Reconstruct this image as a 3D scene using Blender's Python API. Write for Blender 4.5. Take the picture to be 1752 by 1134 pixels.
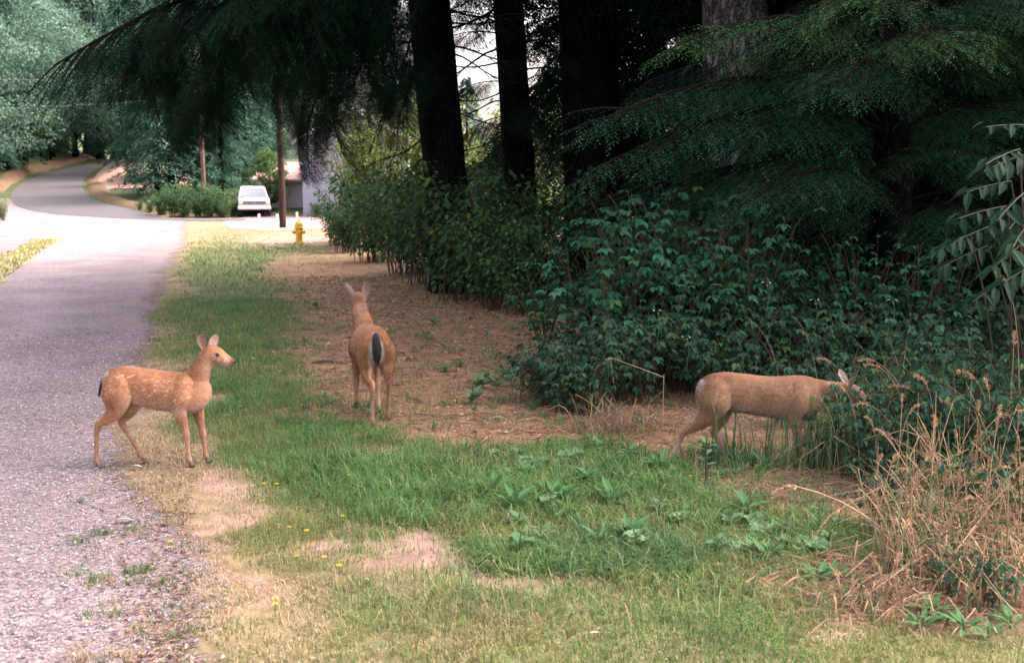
import bpy, bmesh, math, random
import numpy as np
from mathutils import Vector, Matrix, noise as mnoise

for o in list(bpy.data.objects):
    bpy.data.objects.remove(o, do_unlink=True)
sc = bpy.context.scene
COL = sc.collection
R = np.random.default_rng(11)
random.seed(5)
PI = math.pi
rad = math.radians

# ------------------------------------------------------------------ camera, world, sun, exposure
CAM_H, FPX, PITCH = 1.70, 1750.0, math.atan((567 - 323) / 1750.0)
cd = bpy.data.cameras.new('camera')
cd.sensor_width = 36.0
cd.lens = FPX * 36.0 / 1752.0
cd.clip_start, cd.clip_end = 0.05, 3000.0
cd.dof.use_dof = True
cd.dof.focus_distance = 7.0
cd.dof.aperture_fstop = 4.0
cam = bpy.data.objects.new('camera', cd)
COL.objects.link(cam)
cam.location = (0, 0, CAM_H)
cam.rotation_euler = (PI / 2 - PITCH, 0, 0)
sc.camera = cam

SUN_EL, SUN_AZ = rad(50), rad(66)       # azimuth clockwise from +Y: beyond the wood on the right, which shades the foreground
w = bpy.data.worlds.new('World')
sc.world = w
w.use_nodes = True
nt = w.node_tree
for n in list(nt.nodes):
    nt.nodes.remove(n)
wo = nt.nodes.new('ShaderNodeOutputWorld')
bg = nt.nodes.new('ShaderNodeBackground')
sk = nt.nodes.new('ShaderNodeTexSky')
sk.sky_type = 'NISHITA'
sk.sun_disc = False
sk.sun_elevation = SUN_EL
sk.sun_rotation = SUN_AZ
sk.air_density, sk.dust_density, sk.ozone_density = 1.0, 8.0, .4
bg.inputs['Strength'].default_value = 0.15
hs = nt.nodes.new('ShaderNodeHueSaturation')      # thin high cloud: a whiter sky
hs.inputs['Saturation'].default_value = .55
tn = nt.nodes.new('ShaderNodeMix'); tn.data_type = 'RGBA'; tn.blend_type = 'MULTIPLY'
tn.inputs[0].default_value = 1.0; tn.inputs[7].default_value = (1.05, .975, .965, 1)
nt.links.new(sk.outputs[0], hs.inputs['Color']); nt.links.new(hs.outputs[0], tn.inputs[6])
nt.links.new(tn.outputs[2], bg.inputs['Color'])
nt.links.new(bg.outputs[0], wo.inputs['Surface'])

sd = bpy.data.lights.new('sun', 'SUN')
sd.energy = 0.5
sd.angle = rad(15)
sd.color = (1.0, 0.93, 0.86)
sun = bpy.data.objects.new('sun', sd)
COL.objects.link(sun)
sv = Vector((math.sin(SUN_AZ) * math.cos(SUN_EL), math.cos(SUN_AZ) * math.cos(SUN_EL), math.sin(SUN_EL)))
sun.rotation_euler = (-sv).to_track_quat('-Z', 'Y').to_euler()
sun.location = (0, 0, 40)

sc.view_settings.view_transform = 'Standard'
sc.view_settings.look = 'None'
sc.view_settings.gamma = 1.0
sc.view_settings.use_curve_mapping = False
sc.view_settings.exposure = 2.58
sc.render.engine = 'CYCLES'
sc.cycles.use_denoising = True
sc.cycles.max_bounces = 6
sc.cycles.transparent_max_bounces = 8
sc.cycles.volume_bounces = 0

# ------------------------------------------------------------------ helpers
def terrain(x, y):
    """height of the land: level near the camera, rising beyond the crossroads and up the left hillside"""
    x = np.asarray(x, float); y = np.asarray(y, float)
    t = np.maximum(y - 60.0, 0)
    z = 0.08 * (np.sqrt(t * t + 9.0) - 3.0)
    z = np.where(z > 5.4, 5.4 + (z - 5.4) * .02, z)
    edge = -40.0 - 0.26 * (y - 75.0)
    h = np.maximum(edge - x, 0) * np.clip((y - 50) / 25.0, 0, 1)
    z = z + 0.42 * np.minimum(h, 70)
    far = np.maximum(y - 175.0, 0)
    return z + 0.0 * far

def tz(x, y):
    return float(terrain(x, y))

CP, SP = math.cos(PITCH), math.sin(PITCH)
def ray(px, py):
    a, b = (px - 876) / FPX, (567 - py) / FPX
    return Vector((a, CP + b * SP, -SP + b * CP))

def at(px, py, dz=0.0):
    """the point of the land that lies along the sight line through (px, py)"""
    d = ray(px, py)
    t, step = 1.0, 0.25
    while t < 400:
        p = Vector((0, 0, CAM_H)) + d * t
        if p.z <= tz(p.x, p.y):
            lo, hi = t - step, t
            for _ in range(24):
                m = (lo + hi) / 2
                q = Vector((0, 0, CAM_H)) + d * m
                if q.z <= tz(q.x, q.y): hi = m
                else: lo = m
            q = Vector((0, 0, CAM_H)) + d * hi
            return Vector((q.x, q.y, tz(q.x, q.y) + dz))
        t += step
        if t > 40: step = 0.5
    q = Vector((0, 0, CAM_H)) + d * 150
    return Vector((q.x, q.y, tz(q.x, q.y)))

def atd(px, py, depth):
    """the point at the given forward distance (world Y) along a sight line"""
    d = ray(px, py)
    t = depth / d.y
    return Vector((0, 0, CAM_H)) + d * t

def to_px(x, y, z=0.0):
    x = np.asarray(x, float); y = np.asarray(y, float)
    zz = z - CAM_H
    fw = y * CP - zz * SP
    up = y * SP + zz * CP
    fw = np.maximum(fw, 0.2)
    return 876 + FPX * x / fw, 567 - FPX * up / fw

def _hash(ix, iy, s):
    n = (ix * 374761393 + iy * 668265263 + s * 1442695041) & 0x7fffffff
    n = ((n ^ (n >> 13)) * 1274126177) & 0x7fffffff
    return ((n ^ (n >> 16)) & 0xffff) / 65535.0

def vnoise(x, y, s=0):
    x = np.asarray(x, float); y = np.asarray(y, float)
    ix = np.floor(x).astype(np.int64); iy = np.floor(y).astype(np.int64)
    fx = x - ix; fy = y - iy
    fx = fx * fx * (3 - 2 * fx); fy = fy * fy * (3 - 2 * fy)
    a, b = _hash(ix, iy, s), _hash(ix + 1, iy, s)
    c, d = _hash(ix, iy + 1, s), _hash(ix + 1, iy + 1, s)
    return (a * (1 - fx) + b * fx) * (1 - fy) + (c * (1 - fx) + d * fx) * fy

def fbm(x, y, s=0, o=3):
    v, a, t = 0, 0.5, 0
    for k in range(o):
        v = v + a * vnoise(x * 2 ** k, y * 2 ** k, s + k); t += a; a *= 0.5
    return v / t

def sstep(a, b, x):
    t = np.clip((x - a) / (b - a), 0, 1)
    return t * t * (3 - 2 * t)

def unit(v):
    n = np.linalg.norm(v, axis=-1, keepdims=True)
    return v / np.maximum(n, 1e-9)

class MB:
    """collects geometry with one colour per vertex and links it as ONE mesh"""
    def __init__(self):
        self.v, self.f, self.c, self.n = [], [], [], 0
    def add(self, verts, faces, col):
        verts = np.asarray(verts, float).reshape(-1, 3)
        col = np.asarray(col, float)
        if col.ndim == 1: col = np.repeat(col[None, :3], len(verts), 0)
        self.v.append(verts); self.c.append(col[:, :3])
        if isinstance(faces, np.ndarray): faces = [faces]
        else:
            g = {}
            for f in faces: g.setdefault(len(f), []).append(f)
            faces = [np.array(q, np.int64) for q in g.values()]
        for f in faces: self.f.append(f + self.n)
        self.n += len(verts)
    def mesh(self, name, smooth=False):
        me = bpy.data.meshes.new(name)
        v = np.concatenate(self.v) if self.v else np.zeros((0, 3))
        c = np.concatenate(self.c) if self.c else np.zeros((0, 3))
        me.vertices.add(len(v))
        me.vertices.foreach_set('co', v.astype(np.float32).ravel())
        li = np.concatenate([f.ravel() for f in self.f]) if self.f else np.zeros(0, np.int64)
        lt = np.concatenate([np.full(len(f), f.shape[1]) for f in self.f]) if self.f else np.zeros(0, np.int64)
        me.loops.add(len(li)); me.loops.foreach_set('vertex_index', li.astype(np.int32))
        me.polygons.add(len(lt))
        ls = np.concatenate([[0], np.cumsum(lt)[:-1]]) if len(lt) else lt
        me.polygons.foreach_set('loop_start', ls.astype(np.int32))
        me.polygons.foreach_set('loop_total', lt.astype(np.int32))
        me.polygons.foreach_set('use_smooth', np.full(len(lt), smooth))
        a = me.attributes.new('col', 'FLOAT_COLOR', 'POINT')
        a.data.foreach_set('color', np.concatenate([c, np.ones((len(c), 1))], 1).astype(np.float32).ravel())
        me.update(calc_edges=True)
        me.validate()
        return me
    def build(self, name, mat, parent=None, smooth=False):
        me = self.mesh(name, smooth)
        me.materials.append(mat)
        o = bpy.data.objects.new(name, me)
        COL.objects.link(o)
        if parent: o.parent = parent
        return o
    # ---- shapes
    def box(self, c, s, col, rz=0.0, bevel=0.0):
        c = np.array(c, float); h = np.array(s, float) / 2
        if bevel <= 0:
            v = np.array([[x, y, z] for x in (-1, 1) for y in (-1, 1) for z in (-1, 1)], float) * h
            f = [(0, 1, 3, 2), (4, 6, 7, 5), (0, 4, 5, 1), (2, 3, 7, 6), (0, 2, 6, 4), (1, 5, 7, 3)]
        else:
            bm = bmesh.new(); bmesh.ops.create_cube(bm, size=1)
            for q in bm.verts: q.co = Vector((q.co.x * s[0], q.co.y * s[1], q.co.z * s[2]))
            bmesh.ops.bevel(bm, geom=bm.edges[:], offset=bevel, segments=2, affect='EDGES', profile=0.6)
            bm.verts.index_update()
            v = np.array([q.co[:] for q in bm.verts]); f = [[q.index for q in p.verts] for p in bm.faces]
            bm.free()
        if rz:
            ca, sa = math.cos(rz), math.sin(rz)
            v = np.stack([v[:, 0] * ca - v[:, 1] * sa, v[:, 0] * sa + v[:, 1] * ca, v[:, 2]], 1)
        self.add(v + c, f, col)
    def tube(self, pts, rs, col, n=8, lat=None, cap=True, rb=None, phase=0.0):
        """loft of ellipses along pts; rs in the bending plane, rb across it (lat = direction across)"""
        P = np.asarray(pts, float); m = len(P)
        rs = np.broadcast_to(np.asarray(rs, float), (m,))
        rb = rs if rb is None else np.broadcast_to(np.asarray(rb, float), (m,))
        T = unit(np.gradient(P, axis=0))
        if lat is None:
            ref = np.array([0, 0, 1.0]) if abs(T[:, 2]).mean() < 0.8 else np.array([0, 1.0, 0])
        else: ref = np.array(lat, float)
        B = unit(ref - (T @ ref)[:, None] * T)
        N = np.cross(B, T)
        th = np.linspace(0, 2 * PI, n, endpoint=False) + phase
        V = P[:, None] + rs[:, None, None] * np.cos(th)[None, :, None] * N[:, None] + rb[:, None, None] * np.sin(th)[None, :, None] * B[:, None]
        i = np.arange(m - 1)[:, None] * n; j = np.arange(n)[None]; k = (j + 1) % n
        F = np.stack([i + j, i + k, i + n + k, i + n + j], -1).reshape(-1, 4)
        c = np.asarray(col, float)
        if c.ndim == 2: c = np.repeat(c, n, 0)
        if cap:
            V2 = np.concatenate([V.reshape(-1, 3), P[:1], P[-1:]])
            if c.ndim == 2: c = np.concatenate([c, c[:1], c[-1:]])
            a = m * n
            jj = np.arange(n)
            t1 = np.stack([np.full(n, a), (jj + 1) % n, jj], 1)
            t2 = np.stack([np.full(n, a + 1), (m - 1) * n + jj, (m - 1) * n + (jj + 1) % n], 1)
            g = self.n
            self.add(V2, [], c)
            self.f += [F + g, t1 + g, t2 + g]
        else:
            self.add(V.reshape(-1, 3), F, c)
    def lathe(self, prof, col, n=20, c=(0, 0, 0), axis='z'):
        P = np.array(prof, float); m = len(P)
        th = np.linspace(0, 2 * PI, n, endpoint=False)
        V = np.stack([P[:, :1] * np.cos(th), P[:, :1] * np.sin(th), np.repeat(P[:, 1:2], n, 1)], -1).reshape(-1, 3)
        if axis == 'x': V = V[:, [2, 0, 1]]
        if axis == 'y': V = V[:, [1, 2, 0]]
        i = np.arange(m - 1)[:, None] * n; j = np.arange(n)[None]; k = (j + 1) % n
        F = np.stack([i + j, i + k, i + n + k, i + n + j], -1).reshape(-1, 4)
        self.add(V + np.array(c), F, col)
    def leaves(self, P, D, N, L, W, C, fold=0.25, wpos=0.45):
        """one folded four-cornered leaf per row"""
        P = np.asarray(P, float); k = len(P)
        if k == 0: return
        D = unit(np.asarray(D, float)); S = unit(np.cross(D, N)); N = np.cross(S, D)
        L = np.broadcast_to(np.asarray(L, float), (k,))[:, None]; W = np.broadcast_to(np.asarray(W, float), (k,))[:, None]
        mid = P + D * L * wpos + N * W * fold
        V = np.stack([P, mid + S * W * .5, P + D * L, mid - S * W * .5], 1)
        V[:, 2] -= N * (L * 0.08)
        C = np.broadcast_to(np.asarray(C, float), (k, 3))
        b = np.arange(k)[:, None] * 4
        F = np.concatenate([b + np.array([[0, 1, 2]]), b + np.array([[0, 2, 3]])])
        self.add(V.reshape(-1, 3), F, np.repeat(C, 4, 0))
    def blades(self, P, az, h, w, lean, C, flat=0.0):
        """grass blades: two segments and a tip, bending to az"""
        P = np.asarray(P, float); k = len(P)
        if k == 0: return
        h = np.broadcast_to(np.asarray(h, float), (k,)); w = np.broadcast_to(np.asarray(w, float), (k,)); lean = np.broadcast_to(np.asarray(lean, float), (k,))
        d = np.stack([np.cos(az), np.sin(az), np.zeros(k)], 1)
        fa = az + PI / 2 + R.normal(0, .5, k)
        s = np.stack([np.cos(fa), np.sin(fa), np.zeros(k)], 1) * (w * .5)[:, None]
        z = np.array([0, 0, 1.0])
        q1 = P + d * (h * lean * .22)[:, None] + z * (h * .55 * np.sqrt(np.maximum(1 - (lean * .35) ** 2, .05)))[:, None]
        q2 = P + d * (h * lean * .85)[:, None] + z * (h * np.maximum(1 - .55 * lean ** 1.5, .08))[:, None]
        V = np.stack([P - s, P + s, q1 + s * .8, q1 - s * .8, q2], 1)
        C = np.broadcast_to(np.asarray(C, float), (k, 3))
        Cc = np.repeat(C, 5, 0)
        b = np.arange(k)[:, None] * 5
        g = self.n
        self.add(V.reshape(-1, 3), [], Cc)
        self.f += [b + np.array([[0, 1, 2, 3]]) + g, b + np.array([[3, 2, 4]]) + g]

def tag(o, label=None, cat=None, group=None, kind=None):
    if label: o['label'] = label
    if cat: o['category'] = cat
    if group: o['group'] = group
    if kind: o['kind'] = kind
    return o

def thing(name, label, cat, loc=(0, 0, 0), rz=0.0, group=None):
    o = bpy.data.objects.new(name, None)
    o.empty_display_size = 0.1
    COL.objects.link(o)
    o.location = loc
    o.rotation_euler = (0, 0, rz)
    return tag(o, label, cat, group)

def kids(o):
    return [c for c in bpy.data.objects if c.parent == o]

def inst(me, name, parent=None, M=None):
    o = bpy.data.objects.new(name, me)
    COL.objects.link(o)
    if parent: o.parent = parent
    if M is not None: o.matrix_basis = M
    return o

def frame(loc, d, up=(0, 0, 1), s=1.0, roll=0.0):
    x = Vector(d).normalized(); u = Vector(up)
    y = u.cross(x)
    if y.length < 1e-4: y = Vector((0, 1, 0)).cross(x)
    y.normalize(); z = x.cross(y)
    m = Matrix((x, y, z)).transposed()
    if roll: m = m @ Matrix.Rotation(roll, 3, 'X')
    s3 = (s, s, s) if not hasattr(s, '__len__') else s
    m = m @ Matrix.Diagonal(Vector(s3))
    return Matrix.Translation(Vector(loc)) @ m.to_4x4()

# ------------------------------------------------------------------ materials
def new_mat(name):
    m = bpy.data.materials.new(name); m.use_nodes = True
    nt = m.node_tree
    for n in list(nt.nodes): nt.nodes.remove(n)
    out = nt.nodes.new('ShaderNodeOutputMaterial')
    b = nt.nodes.new('ShaderNodeBsdfPrincipled')
    nt.links.new(b.outputs[0], out.inputs['Surface'])
    return m, nt, b, out

def node(nt, t, **kw):
    n = nt.nodes.new(t)
    for k, v in kw.items(): setattr(n, k, v)
    return n

def noise_node(nt, scale, detail=4, rough=.55, coord='Object'):
    tc = node(nt, 'ShaderNodeTexCoord')
    n = node(nt, 'ShaderNodeTexNoise')
    n.inputs['Scale'].default_value = scale; n.inputs['Detail'].default_value = detail; n.inputs['Roughness'].default_value = rough
    nt.links.new(tc.outputs[coord], n.inputs['Vector'])
    return n

def attr_mat(name, rough=.6, transl=0.0, var=.25, scale=6.0, bump=0.0, bscale=80.0, spec=.3, tint=(1, 1, 1), sheen=0.0):
    """colour from the mesh's own 'col' attribute, varied by noise"""
    m, nt, b, out = new_mat(name)
    L = nt.links.new
    a = node(nt, 'ShaderNodeAttribute', attribute_name='col')
    n = noise_node(nt, scale)
    mr = node(nt, 'ShaderNodeMapRange')
    mr.inputs['From Min'].default_value = .25; mr.inputs['From Max'].default_value = .75
    mr.inputs['To Min'].default_value = 1 - var; mr.inputs['To Max'].default_value = 1 + var
    L(n.outputs[0], mr.inputs[0])
    mx = node(nt, 'ShaderNodeVectorMath', operation='SCALE')
    L(a.outputs['Color'], mx.inputs[0]); L(mr.outputs[0], mx.inputs['Scale'])
    L(mx.outputs[0], b.inputs['Base Color'])
    b.inputs['Roughness'].default_value = rough
    b.inputs['Specular IOR Level'].default_value = spec
    if sheen: b.inputs['Sheen Weight'].default_value = sheen
    if bump:
        bn = noise_node(nt, bscale, 3)
        bp = node(nt, 'ShaderNodeBump'); bp.inputs['Strength'].default_value = bump; bp.inputs['Distance'].default_value = .01
        L(bn.outputs[0], bp.inputs['Height']); L(bp.outputs[0], b.inputs['Normal'])
    if transl:
        t = node(nt, 'ShaderNodeBsdfTranslucent')
        L(mx.outputs[0], t.inputs['Color'])
        ms = node(nt, 'ShaderNodeMixShader'); ms.inputs[0].default_value = transl
        L(b.outputs[0], ms.inputs[1]); L(t.outputs[0], ms.inputs[2]); L(ms.outputs[0], out.inputs['Surface'])
    return m

def plain(name, col, rough=.5, metal=0.0, var=.12, scale=20.0, spec=.5, bump=0.0, coat=0.0):
    m, nt, b, out = new_mat(name)
    L = nt.links.new
    n = noise_node(nt, scale)
    cr = node(nt, 'ShaderNodeMix', data_type='RGBA')
    cr.inputs[6].default_value = tuple(c * (1 - var) for c in col[:3]) + (1,)
    cr.inputs[7].default_value = tuple(min(1, c * (1 + var)) for c in col[:3]) + (1,)
    L(n.outputs[0], cr.inputs[0]); L(cr.outputs[2], b.inputs['Base Color'])
    b.inputs['Roughness'].default_value = rough; b.inputs['Metallic'].default_value = metal
    b.inputs['Specular IOR Level'].default_value = spec
    if coat: b.inputs['Coat Weight'].default_value = coat
    if bump:
        bp = node(nt, 'ShaderNodeBump'); bp.inputs['Strength'].default_value = bump; bp.inputs['Distance'].default_value = .02
        L(n.outputs[0], bp.inputs['Height']); L(bp.outputs[0], b.inputs['Normal'])
    return m

M_LEAF = attr_mat('leaf_green', rough=.65, transl=.30, var=.3, scale=3.0, spec=.13)
M_NEEDLE = attr_mat('conifer_needles', rough=.8, transl=.15, var=.4, scale=2.5, spec=.05)
M_FAR = attr_mat('distant_foliage', rough=.8, transl=.25, var=.35, scale=.6, spec=.1)
M_GRASS = attr_mat('grass_blades', rough=.65, transl=.35, var=.25, scale=2.2, spec=.12)
M_STRAW = attr_mat('dry_straw', rough=.7, transl=.2, var=.2, scale=8.0, spec=.2)
M_FUR = attr_mat('deer_fur', rough=.85, var=.22, scale=55.0, bump=.5, bscale=260.0, spec=.12, sheen=.15)
M_STONE = attr_mat('gravel_stones', rough=.85, var=.2, scale=30.0, bump=.3, bscale=200, spec=.3)
M_SOIL = attr_mat('soil', rough=.95, var=.3, scale=7.0, bump=.9, bscale=45.0, spec=.1)
M_PETAL = attr_mat('petals', rough=.6, transl=.3, var=.1, scale=30, spec=.2)

def bark_mat(name, c1, c2, vs=9.0, bump=1.0):
    m, nt, b, out = new_mat(name)
    L = nt.links.new
    tc = node(nt, 'ShaderNodeTexCoord')
    mp = node(nt, 'ShaderNodeMapping'); mp.inputs['Scale'].default_value = (1, 1, .16)
    wn = node(nt, 'ShaderNodeTexNoise'); wn.inputs['Scale'].default_value = 3.5; wn.inputs['Detail'].default_value = 5; wn.inputs['Roughness'].default_value = .7
    L(tc.outputs['Object'], wn.inputs['Vector'])
    wv = node(nt, 'ShaderNodeVectorMath', operation='MULTIPLY_ADD'); wv.inputs[1].default_value = (.22, .22, 1.6)
    L(wn.outputs['Color'], wv.inputs[0]); L(tc.outputs['Object'], wv.inputs[2])
    L(wv.outputs[0], mp.inputs[0])
    n = node(nt, 'ShaderNodeTexNoise'); n.inputs['Scale'].default_value = vs; n.inputs['Detail'].default_value = 6; n.inputs['Roughness'].default_value = .65
    L(mp.outputs[0], n.inputs['Vector'])
    v = node(nt, 'ShaderNodeTexVoronoi', feature='DISTANCE_TO_EDGE'); v.inputs['Scale'].default_value = vs * 1.6
    L(mp.outputs[0], v.inputs['Vector'])
    mu = node(nt, 'ShaderNodeMath', operation='MULTIPLY'); L(n.outputs[0], mu.inputs[0])
    mr = node(nt, 'ShaderNodeMapRange'); mr.inputs['From Max'].default_value = .25; mr.inputs['To Min'].default_value = .35; mr.inputs['To Max'].default_value = 1.4
    L(v.outputs[0], mr.inputs[0]); L(mr.outputs[0], mu.inputs[1])
    cr = node(nt, 'ShaderNodeValToRGB')
    cr.color_ramp.elements[0].position = .2; cr.color_ramp.elements[0].color = (*c1, 1)
    cr.color_ramp.elements[1].position = .75; cr.color_ramp.elements[1].color = (*c2, 1)
    L(mu.outputs[0], cr.inputs[0]); L(cr.outputs[0], b.inputs['Base Color'])
    b.inputs['Roughness'].default_value = .92; b.inputs['Specular IOR Level'].default_value = .04
    bp = node(nt, 'ShaderNodeBump'); bp.inputs['Strength'].default_value = bump; bp.inputs['Distance'].default_value = .03
    L(mu.outputs[0], bp.inputs['Height']); L(bp.outputs[0], b.inputs['Normal'])
    return m
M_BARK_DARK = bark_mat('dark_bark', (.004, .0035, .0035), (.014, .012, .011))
M_BARK_GREY = bark_mat('grey_bark', (.02, .018, .018), (.15, .14, .14), 7.0)
M_WOOD_POLE = bark_mat('weathered_pole_wood', (.09, .055, .04), (.22, .14, .11), 14, .4)
M_POLE_DARK = bark_mat('dark_pole_wood', (.025, .017, .013), (.085, .058, .046), 14, .4)
M_TWIG = plain('twig_bark', (.06, .045, .035), .9, var=.3)

def gravel_mat():
    m, nt, b, out = new_mat('gravel')
    L = nt.links.new
    tc = node(nt, 'ShaderNodeTexCoord')
    def vor(s, feat='F1'):
        v = node(nt, 'ShaderNodeTexVoronoi', feature=feat); v.inputs['Scale'].default_value = s
        L(tc.outputs['Object'], v.inputs['Vector']); return v
    v1 = vor(70); v2 = vor(32); n = noise_node(nt, .9, 5); n2 = noise_node(nt, 9, 5, .7)
    cr = node(nt, 'ShaderNodeValToRGB')
    e = cr.color_ramp.elements
    e[0].position = .0; e[0].color = (.115, .094, .10, 1)
    e[1].position = 1; e[1].color = (.345, .275, .29, 1)
    k = e.new(.5); k.color = (.205, .170, .182, 1)
    sx = node(nt, 'ShaderNodeSeparateColor'); L(v1.outputs['Color'], sx.inputs[0])
    L(sx.outputs[0], cr.inputs[0])
    mr = node(nt, 'ShaderNodeMapRange'); mr.inputs['From Min'].default_value = .3; mr.inputs['From Max'].default_value = .7
    mr.inputs['To Min'].default_value = .78; mr.inputs['To Max'].default_value = 1.15
    L(n.outputs[0], mr.inputs[0])
    mr2 = node(nt, 'ShaderNodeMapRange'); mr2.inputs['From Min'].default_value = .3; mr2.inputs['From Max'].default_value = .7
    mr2.inputs['To Min'].default_value = .8; mr2.inputs['To Max'].default_value = 1.15
    L(n2.outputs[0], mr2.inputs[0])
    mm = node(nt, 'ShaderNodeMath', operation='MULTIPLY'); L(mr.outputs[0], mm.inputs[0]); L(mr2.outputs[0], mm.inputs[1])
    sc_ = node(nt, 'ShaderNodeVectorMath', operation='SCALE'); L(cr.outputs[0], sc_.inputs[0]); L(mm.outputs[0], sc_.inputs['Scale'])
    ta = node(nt, 'ShaderNodeAttribute', attribute_name='track')
    tr = node(nt, 'ShaderNodeMapRange'); tr.inputs['To Min'].default_value = .84; tr.inputs['To Max'].default_value = 1.14
    L(ta.outputs['Fac'], tr.inputs[0])
    m3 = node(nt, 'ShaderNodeMath', operation='MULTIPLY'); L(mm.outputs[0], m3.inputs[0]); L(tr.outputs[0], m3.inputs[1]); L(m3.outputs[0], sc_.inputs['Scale'])
    b.inputs['Roughness'].default_value = .9; b.inputs['Specular IOR Level'].default_value = .2
    # dusty brown soil showing through, and a ragged thinning edge
    n3 = noise_node(nt, 1.6, 6, .65)
    ea = node(nt, 'ShaderNodeAttribute', attribute_name='edge')
    so = node(nt, 'ShaderNodeMix', data_type='RGBA'); so.inputs[7].default_value = (.27, .175, .135, 1)
    sm = node(nt, 'ShaderNodeMapRange'); sm.inputs['From Min'].default_value = .0; sm.inputs['From Max'].default_value = 1.0; sm.inputs['To Min'].default_value = .75; sm.inputs['To Max'].default_value = .0
    L(ea.outputs['Fac'], sm.inputs[0])
    n3r = node(nt, 'ShaderNodeMapRange'); n3r.inputs['From Min'].default_value = .42; n3r.inputs['From Max'].default_value = .62
    L(n3.outputs[0], n3r.inputs[0])
    s2 = node(nt, 'ShaderNodeMath', operation='MULTIPLY'); L(sm.outputs[0], s2.inputs[0]); L(n3r.outputs[0], s2.inputs[1])
    L(s2.outputs[0], so.inputs[0]); L(sc_.outputs[0], so.inputs[6]); L(so.outputs[2], b.inputs['Base Color'])
    n4 = noise_node(nt, 14, 6, .75)
    al = node(nt, 'ShaderNodeMath', operation='ADD'); L(ea.outputs['Fac'], al.inputs[0]); L(n4.outputs[0], al.inputs[1])
    ar = node(nt, 'ShaderNodeMapRange'); ar.inputs['From Min'].default_value = .78; ar.inputs['From Max'].default_value = .88
    L(al.outputs[0], ar.inputs[0]); L(ar.outputs[0], b.inputs['Alpha'])
    ad = node(nt, 'ShaderNodeMath', operation='ADD'); L(v1.outputs['Distance'], ad.inputs[0]); L(v2.outputs['Distance'], ad.inputs[1])
    bp = node(nt, 'ShaderNodeBump', invert=True); bp.inputs['Strength'].default_value = .8; bp.inputs['Distance'].default_value = .012
    L(ad.outputs[0], bp.inputs['Height']); L(bp.outputs[0], b.inputs['Normal'])
    return m
M_GRAVEL = gravel_mat()
M_ASPHALT = plain('asphalt', (.075, .07, .076), .9, var=.18, scale=1.2, spec=.25)
M_DRIVE = plain('driveway_dirt', (.23, .16, .165), .95, var=.15, scale=2.0, spec=.1)
M_BANK = plain('pale_dirt', (.32, .21, .165), .95, var=.25, scale=1.2, spec=.1)
# ------------------------------------------------------------------ the land: what grows where
def blob(px, py, cx, cy, rx, ry, soft=.45):
    r = np.sqrt(((px - cx) / rx) ** 2 + ((py - cy) / ry) ** 2)
    return 1 - sstep(1 - soft, 1 + soft, r)

ROAD_R_PX = [(322, 378), (321, 392), (318, 420), (306, 450), (283, 500), (262, 560), (243, 620), (228, 700), (205, 760), (205, 800), (262, 860), (305, 930), (325, 1000), (345, 1134)]
ROAD_R = [at(a, b) for a, b in ROAD_R_PX]
_ry = np.array([p.y for p in ROAD_R][::-1]); _rx = np.array([p.x for p in ROAD_R][::-1])
_ry = np.concatenate([[-6, 0, 2.2], _ry]); _rx = np.concatenate([[-.1, -.25, -.62], _rx])
def road_right(y): return np.interp(y, _ry, _rx)

def fields(x, y):
    """green, litter, bare, dry, lush weights for points of the land"""
    x = np.asarray(x, float); y = np.asarray(y, float)
    j = (fbm(x * 1.7, y * 1.7, 3) - .5)
    j2 = (fbm(x * 1.7, y * 1.7, 9) - .5)
    px, py = to_px(x, y)
    sca = np.clip((py - 323) / 400, .08, 2)
    px = px + j * 260 * sca; py = py + j2 * 110 * sca
    B = lambda *a: blob(px, py, *a)
    mx = lambda *a: np.maximum.reduce(a)
    green = mx(B(410, 560, 135, 85), B(440, 650, 130, 95), B(400, 470, 100, 60), B(500, 750, 190, 75), B(660, 820, 260, 70), B(900, 840, 340, 85), B(1060, 960, 220, 70),
               B(1150, 900, 250, 80), B(1330, 930, 150, 70), B(540, 870, 150, 50) * .8, B(850, 1050, 190, 60) * .7, B(1250, 1040, 260, 90) * .75, B(1600, 1110, 260, 60) * .7, B(1000, 1110, 450, 70) * .6, B(600, 1060, 180, 80) * .35,
               B(430, 425, 110, 16) * .8, B(620, 960, 130, 70) * .55)
    litter = mx(B(800, 650, 290, 105), B(640, 520, 140, 75), B(900, 600, 280, 100), B(1040, 735, 260, 45), B(570, 465, 110, 28), B(1300, 830, 170, 45), B(740, 590, 240, 120))
    litter = np.maximum(litter, sstep(-.02, .12, (560 - py) / 1000) * sstep(700, 800, px))       # forest floor
    bare = mx(B(790, 985, 120, 55), B(700, 930, 70, 30) * .8, B(500, 412, 90, 7) * .8, B(345, 930, 40, 110) * .75, B(900, 1030, 100, 25) * .6)
    green = green * (1 - .85 * litter * (1 - B(1000, 850, 420, 70))) * (1 - .8 * bare)
    dry = np.clip(1 - green - litter - bare, 0, 1)
    lush = mx(B(900, 830, 350, 70), B(1080, 960, 170, 50), B(640, 800, 160, 50) * .7)
    return green, litter, bare, dry, lush

C_SOIL = np.array([.20, .125, .085]); C_LIT = np.array([.235, .140, .080]); C_BARE = np.array([.285, .18, .155]); C_DRY = np.array([.205, .15, .09]); C_GRN = np.array([.10, .115, .05])

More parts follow.
